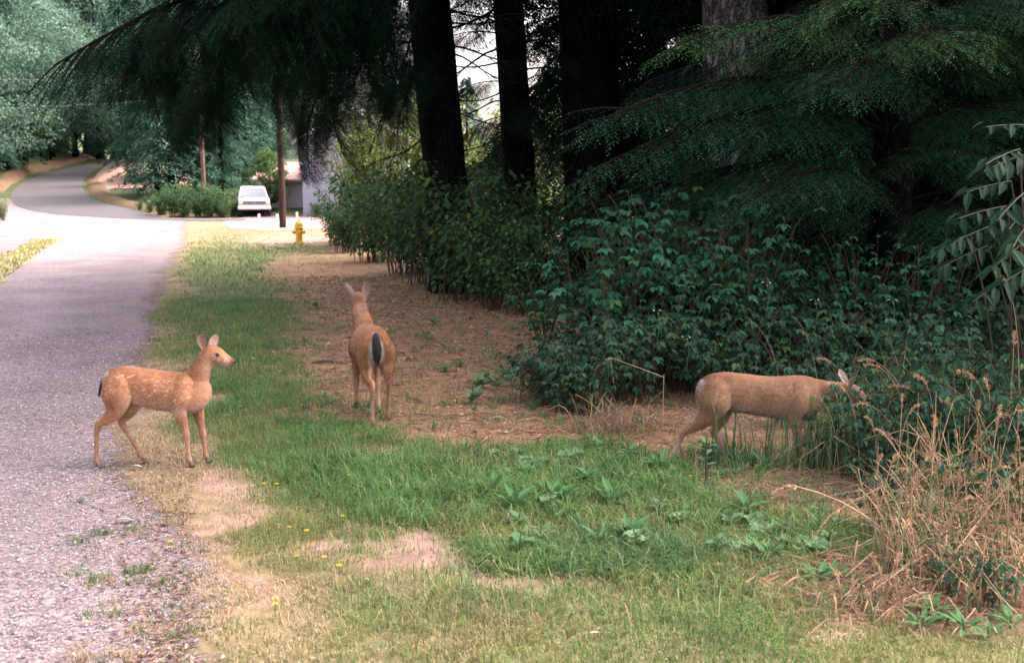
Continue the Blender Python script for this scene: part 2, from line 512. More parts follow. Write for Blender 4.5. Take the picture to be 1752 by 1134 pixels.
def ground_sheet():
    def sheet(xs, ys):
        X, Y = np.meshgrid(xs, ys)
        Z = terrain(X, Y)
        g, l, b, d, lu = fields(X, Y)
        # forest floor roughness only well away from roads
        n1 = fbm(X * 14, Y * 14, 21)[..., None]
        n2 = fbm(X * 4, Y * 4, 31)[..., None]
        C = (g[..., None] * C_GRN + l[..., None] * C_LIT + b[..., None] * C_BARE + d[..., None] * C_DRY) / np.maximum(g + l + b + d, .01)[..., None]
        C = C * (.7 + .6 * n2) * (.75 + .5 * n1)
        far = sstep(60, 66, Y)[..., None]
        C = C * (1 - far) + far * (np.array([.06, .075, .035]) * (.7 + .6 * n2))
        return X, Y, Z, C
    ys = np.concatenate([np.linspace(-8, 2.4, 18)[:-1], np.geomspace(2.4, 70, 330), np.linspace(71, 190, 90)[1:], np.linspace(200, 420, 12)])
    xs = np.concatenate([[-300, -220], np.linspace(-140, -14, 90), np.linspace(-13.6, 8, 330)[1:], np.linspace(8.6, 60, 40), [120, 300]])
    X, Y, Z, C = sheet(xs, ys)
    m = MB()
    ny, nx = X.shape
    i = np.arange(ny - 1)[:, None] * nx; jx = np.arange(nx - 1)[None]
    F = np.stack([i + jx, i + jx + 1, i + nx + jx + 1, i + nx + jx], -1).reshape(-1, 4)
    m.add(np.stack([X, Y, Z], -1).reshape(-1, 3), F, C.reshape(-1, 3))
    o = m.build('ground', M_SOIL, smooth=True)
    o['kind'] = 'structure'
ground_sheet()

def poly_sheet(name, pts, z, mat, jit=0.0, step=.3, follow=True):
    """flat ragged-edged sheet over a polygon of land points"""
    pts = [Vector((p[0], p[1], 0)) for p in pts]
    out = []
    for a, b in zip(pts, pts[1:] + pts[:1]):
        dist = max(1.0, (a.y + b.y) / 2)
        n = max(1, min(60, int((b - a).length / (step * max(.15, dist / 12)))))
        for k in range(n):
            q = a.lerp(b, k / n)
            nn = Vector((b.y - a.y, a.x - b.x, 0)).normalized()
            amt = jit * (2 * float(fbm(q.x * 2.3, q.y * 2.3, 5, 4)) - 1)
            out.append(q + nn * amt)
    bm = bmesh.new()
    vs = [bm.verts.new((p.x, p.y, tz(p.x, p.y) + z)) for p in out]
    f = bm.faces.new(vs)
    bmesh.ops.triangulate(bm, faces=[f])
    if sum(q.normal.z for q in bm.faces) < 0: bmesh.ops.reverse_faces(bm, faces=bm.faces[:])
    me = bpy.data.meshes.new(name); bm.to_mesh(me); bm.free()
    me.materials.append(mat)
    o = bpy.data.objects.new(name, me); COL.objects.link(o)
    o['kind'] = 'structure'
    return o

def gravel_road():
    ys = np.concatenate([np.linspace(-6, 2.4, 12)[:-1], np.geomspace(2.4, 55.2, 170)])
    xr = road_right(ys) + (fbm(ys * 1.1, ys * 0, 61) - .5) * .5
    xl = np.interp(ys, [-6, 10, 40, 56], [-12, -30, -70, -80])
    wd = np.clip(ys * .05, .42, .9)
    xr = xr - wd * .45
    off = [1.0, .75, .5, .25, 0, -.3, -.7, -1.2, -2.0]; ed = [0, .12, .24, .36, .48, .62, .78, .9, 1.0]
    cols = [xr + wd * o for o in off] + [xr - wd * 2 + (xl - xr + wd * 2) * f for f in (.03, .06, .09, .12, .15, .18, .22, .27, .35, .5, 1.0)]
    ed = ed + [1] * 11
    X = np.stack(cols, 1); Y = np.repeat(ys[:, None], X.shape[1], 1)
    m = MB(); ny, nx = X.shape
    i = np.arange(ny - 1)[:, None] * nx; j = np.arange(nx - 1)[None]
    F = np.stack([i + j + 1, i + j, i + nx + j, i + nx + j + 1], -1).reshape(-1, 4)
    m.add(np.stack([X, Y, np.full(X.shape, .006)], -1).reshape(-1, 3), F, (.3, .3, .3))
    o = m.build('gravel_road', M_GRAVEL); o['kind'] = 'structure'
    a = o.data.attributes.new('edge', 'FLOAT', 'POINT'); a.data.foreach_set('value', np.repeat(np.array(ed)[None], ny, 0).astype(np.float32).ravel())
    u = (xr[:, None] - X)            # metres in from the right edge: two wheel tracks and a paler crown
    tk = np.exp(-((u - 1.5) / .38) ** 2) + np.exp(-((u - 3.1) / .38) ** 2) + .35 * (fbm(u * 1.2, Y * .25, 71) - .3)
    a = o.data.attributes.new('track', 'FLOAT', 'POINT'); a.data.foreach_set('value', np.clip(tk, 0, 1).astype(np.float32).ravel())
gravel_road()
# grass island between the gravel road and the turnout on the left
isl = [at(-260, 520), at(0, 484), at(40, 455), at(75, 428), at(112, 408), at(96, 402), at(55, 412), at(18, 432), at(-60, 450), at(-300, 470)]
poly_sheet('grass_verge', isl, .02, plain('verge_soil', (.25, .22, .12), .95, var=.35, scale=2.0, spec=.1), jit=.25)
poly_sheet('driveway', [at(395, 392), at(470, 396), at(560, 391), at(640, 386), at(700, 376), at(600, 371.5), at(430, 369.5), at(396, 375), at(380, 381)], .014, M_DRIVE, jit=.25)

def strip_sheet(name, pairs, z, mat, sub=6, across=6):
    """road sheet lofted between matching points of its two edges, following the land"""
    A = np.array([[p[0].x, p[0].y] for p in pairs]); Bv = np.array([[p[1].x, p[1].y] for p in pairs])
    def dens(P):
        t = np.arange(len(P)); tt = np.linspace(0, len(P) - 1, (len(P) - 1) * sub + 1)
        # smooth interpolation
        out = []
        for q in tt:
            i = min(int(q), len(P) - 2); f = q - i
            p0, p1, p2, p3 = P[max(i - 1, 0)], P[i], P[i + 1], P[min(i + 2, len(P) - 1)]
            out.append(.5 * ((2 * p1) + (-p0 + p2) * f + (2 * p0 - 5 * p1 + 4 * p2 - p3) * f * f + (-p0 + 3 * p1 - 3 * p2 + p3) * f ** 3))
        return np.array(out)
    A, Bv = dens(A), dens(Bv)
    s = np.linspace(0, 1, across + 1)[None, :, None]
    G = A[:, None] * (1 - s) + Bv[:, None] * s
    Z = terrain(G[..., 0], G[..., 1]) + z + np.zeros(G.shape[:2])
    m = MB(); ny, nx = Z.shape
    i = np.arange(ny - 1)[:, None] * nx; j = np.arange(nx - 1)[None]
    F = np.stack([i + j, i + j + 1, i + nx + j + 1, i + nx + j], -1).reshape(-1, 4)
    m.add(np.concatenate([G, Z[..., None]], -1).reshape(-1, 3), F, (.1, .1, .1))
    o = m.build(name, mat, smooth=True); o['kind'] = 'structure'
    return o
apx = [((420, 378.6), (420, 374.8)), ((300, 377.8), (301, 373.8)), ((177, 372.5), (240, 362)), ((106, 367.6), (184, 350)), ((46, 359), (149, 334)), ((21, 346), (141.5, 316)),
       ((22, 327), (146, 305)), ((53, 306), (157, 296)), ((106, 291), (170, 288)), ((152, 280), (184, 280)), ((176, 273), (196, 275)), ((190, 268.5), (206, 270))]
ROADP = [(at(*a), at(*b)) for a, b in apx]
strip_sheet('asphalt_road', ROADP, .03, M_ASPHALT)

ap = [((301, 379.5), (301, 377.2)), ((177, 379.5), (177, 371.9)), ((106, 379.5), (106, 367.0)), ((46, 379.5), (48, 358.2)), ((-10, 379.5), (24, 347.5)), ((-90, 379.5), (14, 340)), ((-300, 379.5), (-90, 342))]
oa = strip_sheet('gravel_apron', [(at(*a), at(*b)) for a, b in ap], .009, M_GRAVEL, 5, 12)
ea_ = oa.data.attributes.new('edge', 'FLOAT', 'POINT'); ea_.data.foreach_set('value', np.ones(len(oa.data.vertices), np.float32))
tk_ = oa.data.attributes.new('track', 'FLOAT', 'POINT'); tk_.data.foreach_set('value', np.full(len(oa.data.vertices), .3, np.float32))
# dry banks on both sides of the far road
def bank(name, line, height, width, mat, side):
    m = MB()
    P = np.array([[p.x, p.y] for p in line])
    q = np.linspace(0, len(P) - 1, len(P) * 6)
    P = np.stack([np.interp(q, np.arange(len(P)), P[:, k]) for k in (0, 1)], 1)
    T = unit(np.gradient(P, axis=0)); Nn = np.stack([-T[:, 1], T[:, 0]], 1) * side
    rows = []
    for k, (u, h) in enumerate([(0, -.05), (.12, .35), (.4, .8), (.75, 1.0), (1, .75), (1.4, -.3)]):
        X = P + Nn * (width * u)
        hh = height * h * (.75 + .5 * fbm(P[:, 0] * .4, P[:, 1] * .4, k)) * np.clip(np.minimum(np.arange(len(P)), len(P) - 1 - np.arange(len(P))) / 5.0, .05, 1)
        rows.append(np.stack([X[:, 0], X[:, 1], terrain(X[:, 0], X[:, 1]) + hh], 1))
    G = np.stack(rows, 1); ny, nx = G.shape[:2]
    i = np.arange(ny - 1)[:, None] * nx; j = np.arange(nx - 1)[None]
    F = np.stack([i + j, i + j + 1, i + nx + j + 1, i + nx + j], -1).reshape(-1, 4)
    m.add(G.reshape(-1, 3), F, (.4, .3, .2))
    o = m.build(name, mat, smooth=True); o['kind'] = 'structure'
    return o
M_BANKDRY = plain('dry_grass_bank', (.13, .09, .055), .95, var=.4, scale=1.5, spec=.1)
bank('roadside_bank', [at(6, 330), at(18, 318), at(50, 302), at(104, 286), at(150, 275), at(176, 268)], .45, 1.3, M_BANKDRY, 1)
bank('earth_bank', [at(300, 372), at(242, 361), at(188, 349), at(154, 334), at(147, 316), at(152, 304)], .28, 1.2, M_BANKDRY, -1)
bank('earth_slope', [at(160, 325), at(156, 308), at(166, 294), at(186, 284), at(200, 277)], 1.5, 7.0, M_BANK, -1)
# ------------------------------------------------------------------ conifer branches (shared meshes)
def twig_leaves(m, A, Dv, L, col, flat, step=.016, nl=.032, nw=.011, up=None):
    """needle leaflets along both sides of straight twigs; A starts, Dv directions, L lengths"""
    A = np.asarray(A); Dv = unit(np.asarray(Dv)); L = np.asarray(L)
    cnt = np.maximum(3, (L / step).astype(int))
    idx = np.repeat(np.arange(len(A)), cnt)
    pos = np.concatenate([np.linspace(.04, 1, c) for c in cnt])
    P = A[idx] + Dv[idx] * (pos * L[idx])[:, None]
    P[:, 2] -= (pos ** 2) * L[idx] * .12
    side = np.where(np.arange(len(idx)) % 2 == 0, 1.0, -1.0)
    upv = np.array([0, 0, 1.0]) if up is None else up[idx]
    S = unit(np.cross(Dv[idx], upv) + 1e-6)
    D = Dv[idx] * .75 + S * side[:, None] * (1.0 - .7 * pos ** 4)[:, None] + R.normal(0, .16, (len(idx), 3))
    N = np.cross(S, Dv[idx]) + R.normal(0, .25, (len(idx), 3))
    ln = nl * (1.05 - .45 * pos) * R.uniform(.75, 1.2, len(idx))
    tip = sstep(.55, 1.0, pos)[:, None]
    C = col * (R.uniform(.75, 1.2, (len(idx), 1))) * (1 + .5 * tip)  # brighter tips: lit bough edges put into the needle colour
    m.leaves(P, D, N, ln, nw, C, fold=.05, wpos=.5)

def make_branch(name, L, droop, hang, col, nsec, seed, needle=.032, dens=1.0, bare=0.0, wide=.32, limb=1.0):
    """a bough along +X: limb, side sprays and needle leaflets; hang > 0 lets the sprays fall"""
    rng = np.random.default_rng(seed)
    m = MB(); wood = np.array([.014, .011, .009])
    t = np.linspace(0, 1, 9)
    ax = np.stack([t * L, .05 * L * np.sin(t * 3 + seed), L * (.06 * np.sin(t * PI) - droop * t ** 2)], 1)
    m.tube(ax, .016 * limb * L * (1 - .88 * t) + .003, wood, n=6)
    As, Ds, Ls = [], [], []
    for k in range(nsec):
        u = .12 + .86 * (k + rng.uniform(0, .8)) / nsec
        if rng.uniform() < bare: continue
        p = np.array([np.interp(u, t, ax[:, q]) for q in range(3)])
        s = 1 if k % 2 else -1
        ang = rng.uniform(.7, 1.15) * (1 - .35 * u)
        sl = L * (.42 * (1 - .72 * u) * rng.uniform(.65, 1.15) + .06)
        d = np.array([math.cos(ang), s * math.sin(ang), -.18 - droop * u * .8 + rng.normal(0, .12) - hang * rng.uniform(.5, 1.6)])
        d = d / np.linalg.norm(d)
        nq = 6
        q = np.linspace(0, 1, nq)
        sec = p + d * (q * sl)[:, None]; sec[:, 2] -= sl * (.18 + hang * .35) * q ** 2
        m.tube(sec, .006 * (1 - .8 * q) + .0015, wood, n=4, cap=False)
        As.append(sec[-2]); Ds.append(sec[-1] - sec[-2]); Ls.append(sl * .22)
        nt_ = max(3, int(sl / .075 * dens))
        for h in range(nt_):
            v = .1 + .88 * (h + rng.uniform(0, .6)) / nt_
            b = np.array([np.interp(v, q, sec[:, e]) for e in range(3)])
            dd = unit(np.array([np.interp(min(v + .1, 1), q, sec[:, e]) for e in range(3)]) - np.array([np.interp(max(v - .1, 0), q, sec[:, e]) for e in range(3)]))
            sg = 1 if h % 2 else -1
            lat = unit(np.cross(dd, np.array([0, 0, 1.0]))) * sg
            tw = unit(dd * .8 + lat * .75 + np.array([0, 0, -.12 - hang * .9]) + rng.normal(0, .12, 3))
            As.append(b); Ds.append(tw); Ls.append(sl * (.34 * (1 - .6 * v) + .07) * rng.uniform(.7, 1.25) + .04)
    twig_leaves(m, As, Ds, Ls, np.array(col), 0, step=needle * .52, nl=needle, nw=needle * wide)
    return m.mesh(name)

GREEN_HEM = (.024, .078, .040)
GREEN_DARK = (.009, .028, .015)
BR_SPRAY = [make_branch('hemlock_branch', 2.0, .24, .10, (GREEN_HEM if k < 4 else (.050, .115, .048)), 46, 10 + k, needle=.030, dens=1.6, wide=.27, limb=.5) for k in range(6)]  # last two brighter: light on the top sprays put into their green
BR_HANG = [make_branch('hanging_bough', 2.6, .26, .36, (.012, .038, .020), 54, 40 + k, needle=.028, dens=1.7, wide=.40, limb=.7) for k in range(3)]
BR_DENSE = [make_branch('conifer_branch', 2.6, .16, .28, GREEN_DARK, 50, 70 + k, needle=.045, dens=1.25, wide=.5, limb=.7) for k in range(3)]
def bare_branch(seed):
    rng = np.random.default_rng(seed); m = MB(); wood = np.array([.035, .03, .026])
    t = np.linspace(0, 1, 8)
    ax = np.stack([t * 1.6, .12 * np.sin(t * 4 + seed), -.35 * t ** 2 + .1 * np.sin(5 * t + seed)], 1)
    m.tube(ax, .018 * (1 - .8 * t) + .003, wood, n=6)
    for k in range(9):
        u = rng.uniform(.2, .95); p = np.array([np.interp(u, t, ax[:, q]) for q in range(3)])
        d = np.array([.7, rng.choice([-1, 1]) * rng.uniform(.4, .9), rng.uniform(-.7, .25)]) * rng.uniform(.25, .6)
        q = np.linspace(0, 1, 5)
        tw = p + d * q[:, None]; tw[:, 2] -= .1 * q ** 2
        m.tube(tw, .007 * (1 - .8 * q) + .0015, wood, n=4)
        A = [tw[2], tw[3], tw[4]]
        if rng.uniform() < .35: twig_leaves(m, A, [d + rng.normal(0, .2, 3) for _ in A], [.12, .14, .12], np.array(GREEN_DARK), 0, step=.02, nl=.05, nw=.016)
    return m.mesh('bare_branch')
BR_BARE = [bare_branch(s) for s in (3, 8)]
print('BRANCH TRIS', [len(m_.polygons) for m_ in BR_SPRAY + BR_HANG + BR_DENSE])
for me in BR_SPRAY + BR_HANG + BR_DENSE + BR_BARE: me.materials.append(M_NEEDLE)

def trunk_mesh(m, h, r, lean=(0, 0), n=28, rows=40, flare=.35, rough=.05, seed=0, col=(.1, .09, .08), taper=.55):
    t = np.linspace(0, 1, rows) ** 1.3
    th = np.linspace(0, 2 * PI, n, endpoint=False)
    z = t * h
    rr = r * (1 - taper * t) + r * flare * np.exp(-z / .5)
    TH, Z = np.meshgrid(th, z)
    ridg = 1 + rough * (2 * fbm(TH * 5.0 + 3, Z * 1.3, seed, 3) - 1) + rough * .8 * np.sin(TH * 11 + 3 * fbm(TH, Z * .8, seed + 4)) + .25 * np.exp(-Z / .35) * np.sin(TH * 5 + seed) * .6
    RR = rr[:, None] * ridg
    X = RR * np.cos(TH) + lean[0] * Z; Y = RR * np.sin(TH) + lean[1] * Z
    i = np.arange(rows - 1)[:, None] * n; j = np.arange(n)[None]; k = (j + 1) % n
    F = np.stack([i + j, i + k, i + n + k, i + n + j], -1).reshape(-1, 4)
    m.add(np.stack([X, Y, Z], -1).reshape(-1, 3), F, col)

def big_conifer(name, label, cat, x, y, h, r, lean, bark, boughs, group=None):
    t = thing(name, label, cat, (x, y, tz(x, y) - .05), 0, group)
    m = MB(); trunk_mesh(m, h, r, lean, seed=int(abs(x * 37) + y))
    m.build('trunk', bark, t, smooth=True)
    for (z, az, s, me, pitch, roll) in boughs:
        d = (math.cos(az) * math.cos(pitch), math.sin(az) * math.cos(pitch), math.sin(pitch))
        rr = r * (1 - .55 * z / h) * .8
        loc = (lean[0] * z + math.cos(az) * rr, lean[1] * z + math.sin(az) * rr, z)
        inst(me, 'branch', t, frame(loc, d, s=s, roll=roll))
    return t

def crown_boughs(z0, z1, n, smin, smax, protos, avoid=None, seed=0):
    rng = np.random.default_rng(seed); out = []
    for k in range(n):
        z = z0 + (z1 - z0) * ((k + rng.uniform(0, 1)) / n) ** 1.1
        az = (k * 2.39996 + rng.uniform(-.4, .4)) % (2 * PI)
        if avoid and avoid(z, az): continue
        f = 1 - .6 * (z - z0) / (z1 - z0)
        out.append((z, az, rng.uniform(smin, smax) * (.4 + .6 * f), protos[int(rng.integers(len(protos)))], rng.uniform(-.15, .2), rng.uniform(-.3, .3)))
    return out

# the row of old conifers at the edge of the wood. Azimuth 0 = right, PI = left, -PI/2 = towards the camera
def away_right(z, az): return z < 6.0 and (az < 1.2 or az > 5.0)
def low_open(z, az): return z < 5.4
bA = crown_boughs(6.0, 22, 84, 1.2, 2.1, BR_DENSE, None, 1)
bA += [(4.9, 3.50, 2.05, BR_HANG[0], .0, .1), (5.3, 3.35, 1.6, BR_HANG[1], .02, 0), (5.7, 3.62, 1.55, BR_HANG[2], .03, -.1), (6.2, 3.45, 1.6, BR_HANG[1], .05, 0), (6.6, 3.7, 1.7, BR_HANG[2], .05, 0), (5.1, 4.1, 1.4, BR_HANG[0], .0, 0),
       (4.9, 3.62, 1.5, BR_HANG[1], -.0, .2), (5.0, 2.85, 1.3, BR_HANG[1], .0, 0), (5.2, 3.25, 1.1, BR_DENSE[1], 0, 0), (6.3, 3.0, 1.6, BR_DENSE[1], .05, 0), (5.6, 3.9, 1.2, BR_DENSE[2], 0, 0), (4.7, 3.4, .9, BR_DENSE[0], -.05, .2),
       (4.9, .3, .55, BR_DENSE[0], .1, 0), (5.3, 6.1, .6, BR_DENSE[1], .0, 0), (4.5, 5.7, .5, BR_DENSE[2], -.1, 0), (5.7, .0, .7, BR_DENSE[1], .1, 0), (4.3, 2.6, .6, BR_DENSE[0], .05, 0), (5.1, 3.0, .8, BR_DENSE[2], .05, 0), (3.8, .1, .8, BR_BARE[1], -.1, .8), (4.6, 5.9, 1.0, BR_BARE[0], .0, .3), (5.5, .2, 1.0, BR_BARE[0], -.1, .4),
       (2.6, 2.9, .8, BR_BARE[0], -.3, 0), (3.4, 3.0, .8, BR_BARE[1], -.1, 0), (3.0, .2, .7, BR_BARE[0], -.15, 0), (3.9, 6.1, .9, BR_BARE[1], .1, .5), (4.4, .3, .95, BR_BARE[0], .25, 0), (5.0, 6.0, .9, BR_BARE[1], .2, 0),
       (2.2, 2.6, .8, BR_BARE[1], -.3, 0), (3.6, 3.3, .9, BR_BARE[0], -.2, .4), (4.4, 3.0, .9, BR_BARE[0], .1, 0), (5.3, .5, .9, BR_BARE[1], .1, 0), (4.0, 3.2, 1.0, BR_BARE[1], .0, 0), (4.8, 3.0, 1.0, BR_BARE[0], .15, .5)]
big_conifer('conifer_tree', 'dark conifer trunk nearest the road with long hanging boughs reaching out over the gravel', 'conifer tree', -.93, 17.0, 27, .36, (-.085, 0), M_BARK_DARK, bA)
TREE_A = bpy.data.objects[[o.name for o in bpy.data.objects if o.name.startswith('conifer_tree')][-1]]
rng_h = np.random.default_rng(9)
_ex = [110, 150, 205, 240, 265, 300, 345, 372, 395, 425, 450, 480, 500, 545, 580, 620, 680, 715]
_ey = [118, 150, 165, 180, 225, 250, 278, 235, 150, 130, 170, 260, 300, 255, 205, 225, 246, 175]
_hang = []
for px in np.arange(125, 690, 15):
    ye = float(np.interp(px, _ex, _ey)) - 12; top = float(np.interp(px, [110, 170, 260, 400, 700], [95, 88, 40, 0, -20]))
    y_ = ye
    while y_ > top + 45:
        if rng_h.uniform() < (.30 if px < 420 else .12): y_ -= rng_h.uniform(30, 60); continue
        ln = rng_h.uniform(85, 135)
        _hang.append((px + rng_h.normal(0, 7), max(y_ - ln, top - 10), y_ + rng_h.normal(0, 12), float(np.interp(px, [110, 450, 700], [14.5, 15.1, 16.1])) + rng_h.uniform(-.3, .5)))
        y_ -= rng_h.uniform(42, 70)
for (px, y0, y1, dep) in _hang:
    a_ = atd(px + rng_h.uniform(5, 45), y0, dep + .15); b_ = atd(px, y1, dep); dd_ = b_ - a_; L_ = dd_.length / 2.35
    me_ = (BR_HANG + BR_DENSE + BR_HANG)[int(rng_h.integers(9))]
    inst(me_, 'branch', TREE_A, frame(a_ - TREE_A.location, dd_, up=(rng_h.normal(0, .5), -1, .4), s=(L_, L_ * rng_h.uniform(.8, 1.35), L_ * 1.2), roll=rng_h.uniform(-.8, .8)))
bB = crown_boughs(6.2, 22, 60, 1.1, 1.9, BR_DENSE, None, 2)
bB += [(3.2, 2.6, .8, BR_BARE[1], .1, 0), (3.9, 3.4, .9, BR_BARE[0], .1, 0), (4.6, 2.9, .9, BR_BARE[1], .15, 0), (2.7, 3.0, .8, BR_BARE[0], -.2, 0), (3.4, 3.1, .7, BR_BARE[0], 0, .4), (5.2, 3.3, .8, BR_BARE[0], 0, 0), (5.0, 2.8, .9, BR_BARE[1], .1, 0),
       (2.8, .1, .6, BR_DENSE[0], -.2, 0), (3.8, 6.0, .6, BR_DENSE[1], -.1, 0), (4.8, .4, .7, BR_DENSE[2], 0, 0), (3.0, 3.6, .42, BR_DENSE[1], -.35, 0), (3.2, 5.0, .5, BR_DENSE[1], -.25, 0), (5.6, .1, .9, BR_DENSE[0], 0, 0), (4.2, 5.2, .7, BR_DENSE[0], -.1, 0)]
bB += [(4.4, 3.0, .5, BR_DENSE[1], .0, 0), (5.0, 3.5, .55, BR_DENSE[2], .0, 0), (5.5, 3.1, .7, BR_DENSE[0], .05, 0), (3.6, 2.9, .4, BR_DENSE[2], -.1, 0), (4.0, 3.3, 1.0, BR_BARE[1], -.15, .5), (4.8, 3.1, 1.1, BR_BARE[0], -.1, .2), (5.4, 2.9, 1.0, BR_BARE[1], .0, .9)]
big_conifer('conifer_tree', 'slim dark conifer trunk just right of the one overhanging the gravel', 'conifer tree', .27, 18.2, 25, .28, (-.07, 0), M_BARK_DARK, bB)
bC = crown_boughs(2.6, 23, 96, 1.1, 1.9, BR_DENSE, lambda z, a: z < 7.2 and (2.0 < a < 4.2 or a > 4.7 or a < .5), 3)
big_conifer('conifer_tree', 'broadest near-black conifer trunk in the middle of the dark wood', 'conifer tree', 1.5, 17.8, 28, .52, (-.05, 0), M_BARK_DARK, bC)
bD = crown_boughs(5.2, 22, 64, 1.1, 1.9, BR_DENSE, lambda z, a: z < 7.0 and a > 3.3, 4)
big_conifer('conifer_tree', 'conifer with furrowed pale grey bark showing above the hemlock boughs', 'conifer tree', 3.15, 13.8, 26, .46, (-.06, 0), M_BARK_GREY, bD)

# the hemlock in front on the right, boughs down to the brambles
bE = []
rngE = np.random.default_rng(77)
for k in range(70):
    z = 1.5 + 6.6 * (k / 70.0)
    az = rngE.uniform(PI * .85, PI * 1.85)
    if z > 3.0 and az < PI * 1.42: continue
    bE.append((z, az, rngE.uniform(.75, 1.15) * (1.1 - .05 * z), BR_SPRAY[k % 4], rngE.uniform(.0, .3), rngE.uniform(-.35, .35)))
bE += [(3.0, 3.75, 1.25, BR_SPRAY[4], .22, 0), (3.15, 4.25, 1.1, BR_SPRAY[5], .25, 0), (3.1, 5.0, 1.0, BR_SPRAY[4], .2, 0), (2.9, 4.6, 1.05, BR_SPRAY[5], .2, 0), (2.3, 3.4, 1.4, BR_SPRAY[3], .12, .1), (2.6, 3.3, 1.4, BR_SPRAY[1], .15, 0)]
for k in range(40):
    z = 8 + 8 * k / 40.0
    bE.append((z, rngE.uniform(0, 6.28), rngE.uniform(.6, .95), BR_DENSE[k % 3], .1, 0))
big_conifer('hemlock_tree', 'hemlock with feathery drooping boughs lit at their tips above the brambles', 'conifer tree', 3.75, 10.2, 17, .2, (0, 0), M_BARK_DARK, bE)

# darker conifers behind, closing the wood
backs = [(5.6, 13.4, 20, 1), (7.4, 11.5, 19, 2), (4.6, 17.5, 24, 3), (4.2, 23.5, 26, 4), (6.8, 16.0, 24, 5), (9.5, 14.5, 22, 6), (3.4, 25, 26, 7), (6.5, 22, 26, 8), (10.5, 20, 26, 9), (6.2, 29, 26, 10), (10, 27, 26, 11), (14, 24, 26, 12), (13, 16, 24, 13), (8.4, 18.5, 24, 14), (4.9, 21.5, 25, 15), (12, 11, 22, 17), (16, 19, 26, 18)]
for (x, y, h, s) in backs:
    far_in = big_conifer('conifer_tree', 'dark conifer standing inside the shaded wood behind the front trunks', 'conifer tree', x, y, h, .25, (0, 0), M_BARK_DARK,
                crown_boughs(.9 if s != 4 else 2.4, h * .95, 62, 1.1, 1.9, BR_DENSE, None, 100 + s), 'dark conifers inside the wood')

# ------------------------------------------------------------------ far forest (shared crowns)
def far_conifer(seed, h, col, layered=True, nleaf=9000, leaf=.34):
    rng = np.random.default_rng(seed); m = MB()
    P, D, N, Cc = [], [], [], []
    nb = int(h * 9)
    for k in range(nb):
        u = ((k + rng.uniform(0, 1)) / nb)
        z = h * (.06 + .93 * u)
        bl = (h * .21) * (1 - u) ** .75 * rng.uniform(.65, 1.15) + .35
        az = k * 2.39996 + rng.uniform(-.5, .5)
        q = max(8, int(nleaf / nb))
        s = np.sqrt(rng.uniform(.03, 1, q))
        w_ = rng.normal(0, .20, q) * bl * (1 - .5 * s)
        x = s * bl; zz = z + .16 * bl * np.sin(s * 2.2) - .34 * bl * s ** 2 + rng.normal(0, .1, q)
        ca, sa = math.cos(az), math.sin(az)
        P.append(np.stack([x * ca - w_ * sa, x * sa + w_ * ca, zz], 1))
        da = az + rng.normal(0, .5, q)
        D.append(np.stack([np.cos(da), np.sin(da), -.45 + rng.normal(0, .25, q)], 1))
        N.append(np.stack([rng.normal(0, .35, q), rng.normal(0, .35, q), np.ones(q)], 1))
        Cc.append(np.array(col) * rng.uniform(.7, 1.25) * rng.uniform(.75, 1.25, (q, 1)))
    P = np.concatenate(P)
    m.leaves(P, np.concatenate(D), np.concatenate(N), leaf * rng.uniform(.7, 1.5, len(P)), leaf * .42, np.concatenate(Cc), fold=.1)
    me = m.mesh('far_crown'); me.materials.append(M_FAR)
    mt = MB(); trunk_mesh(mt, h * .96, h * .016 + .06, n=9, rows=8, taper=.9, rough=.02)
    tm = mt.mesh('far_trunk', True); tm.materials.append(M_BARK_DARK)
    return me, tm

def far_broadleaf(seed, h, col, nleaf=9000, leaf=.3, wide=.36, low=.12):
    rng = np.random.default_rng(seed); m = MB()
    ncl = 46
    cz = h * (low + (1 - low) * rng.uniform(.05, .98, ncl) ** .8)
    prof = np.sin(np.clip((cz / h - low) / (1 - low), .03, .97) * PI) ** .6
    ca = rng.uniform(0, 2 * PI, ncl); cr = h * wide * prof * np.sqrt(rng.uniform(.05, 1, ncl))
    cc = np.stack([cr * np.cos(ca), cr * np.sin(ca), cz], 1)
    crad = h * .085 * rng.uniform(.7, 1.5, ncl)
    idx = rng.integers(0, ncl, nleaf)
    g = unit(rng.normal(0, 1, (nleaf, 3))); rr = rng.uniform(.35, 1, nleaf) ** .5
    P = cc[idx] + g * (crad[idx] * rr)[:, None] * np.array([1.25, 1.25, .8])
    D = g * .6 + np.array([0, 0, -.5]) + rng.normal(0, .4, (nleaf, 3))
    N = g + np.array([0, 0, .8]) + rng.normal(0, .3, (nleaf, 3))
    shade = rng.uniform(.75, 1.25, ncl)[idx][:, None]
    C = np.array(col) * shade * rng.uniform(.75, 1.3, (nleaf, 1))
    m.leaves(P, D, N, leaf * rng.uniform(.7, 1.3, nleaf), leaf * .6, C, fold=.15)
    me = m.mesh('far_crown'); me.materials.append(M_FAR)
    mt = MB(); trunk_mesh(mt, h * .7, h * .014 + .04, n=9, rows=8, taper=.8, rough=.02)
    for k in range(9):
        b = cc[int(rng.integers(ncl))]
        mt.tube([(0, 0, b[2] * .55), tuple(b * np.array([.5, .5, .85])), tuple(b)], [h * .006 + .02, h * .004 + .012, .01], (.1, .09, .08), n=5)
    tm = mt.mesh('far_trunk', True); tm.materials.append(M_BARK_DARK)
    return me, tm

FC = [far_conifer(1, 16, (.042, .100, .070)), far_conifer(2, 20, (.060, .125, .092)), far_conifer(3, 13, (.034, .084, .056)), far_conifer(4, 24, (.085, .16, .125), nleaf=11000, leaf=.4)]  # distance haze is mixed into these pale teal leaf colours
FB = [far_broadleaf(11, 14, (.085, .16, .11)), far_broadleaf(12, 18, (.105, .18, .135), leaf=.34), far_broadleaf(13, 9, (.075, .13, .045))]

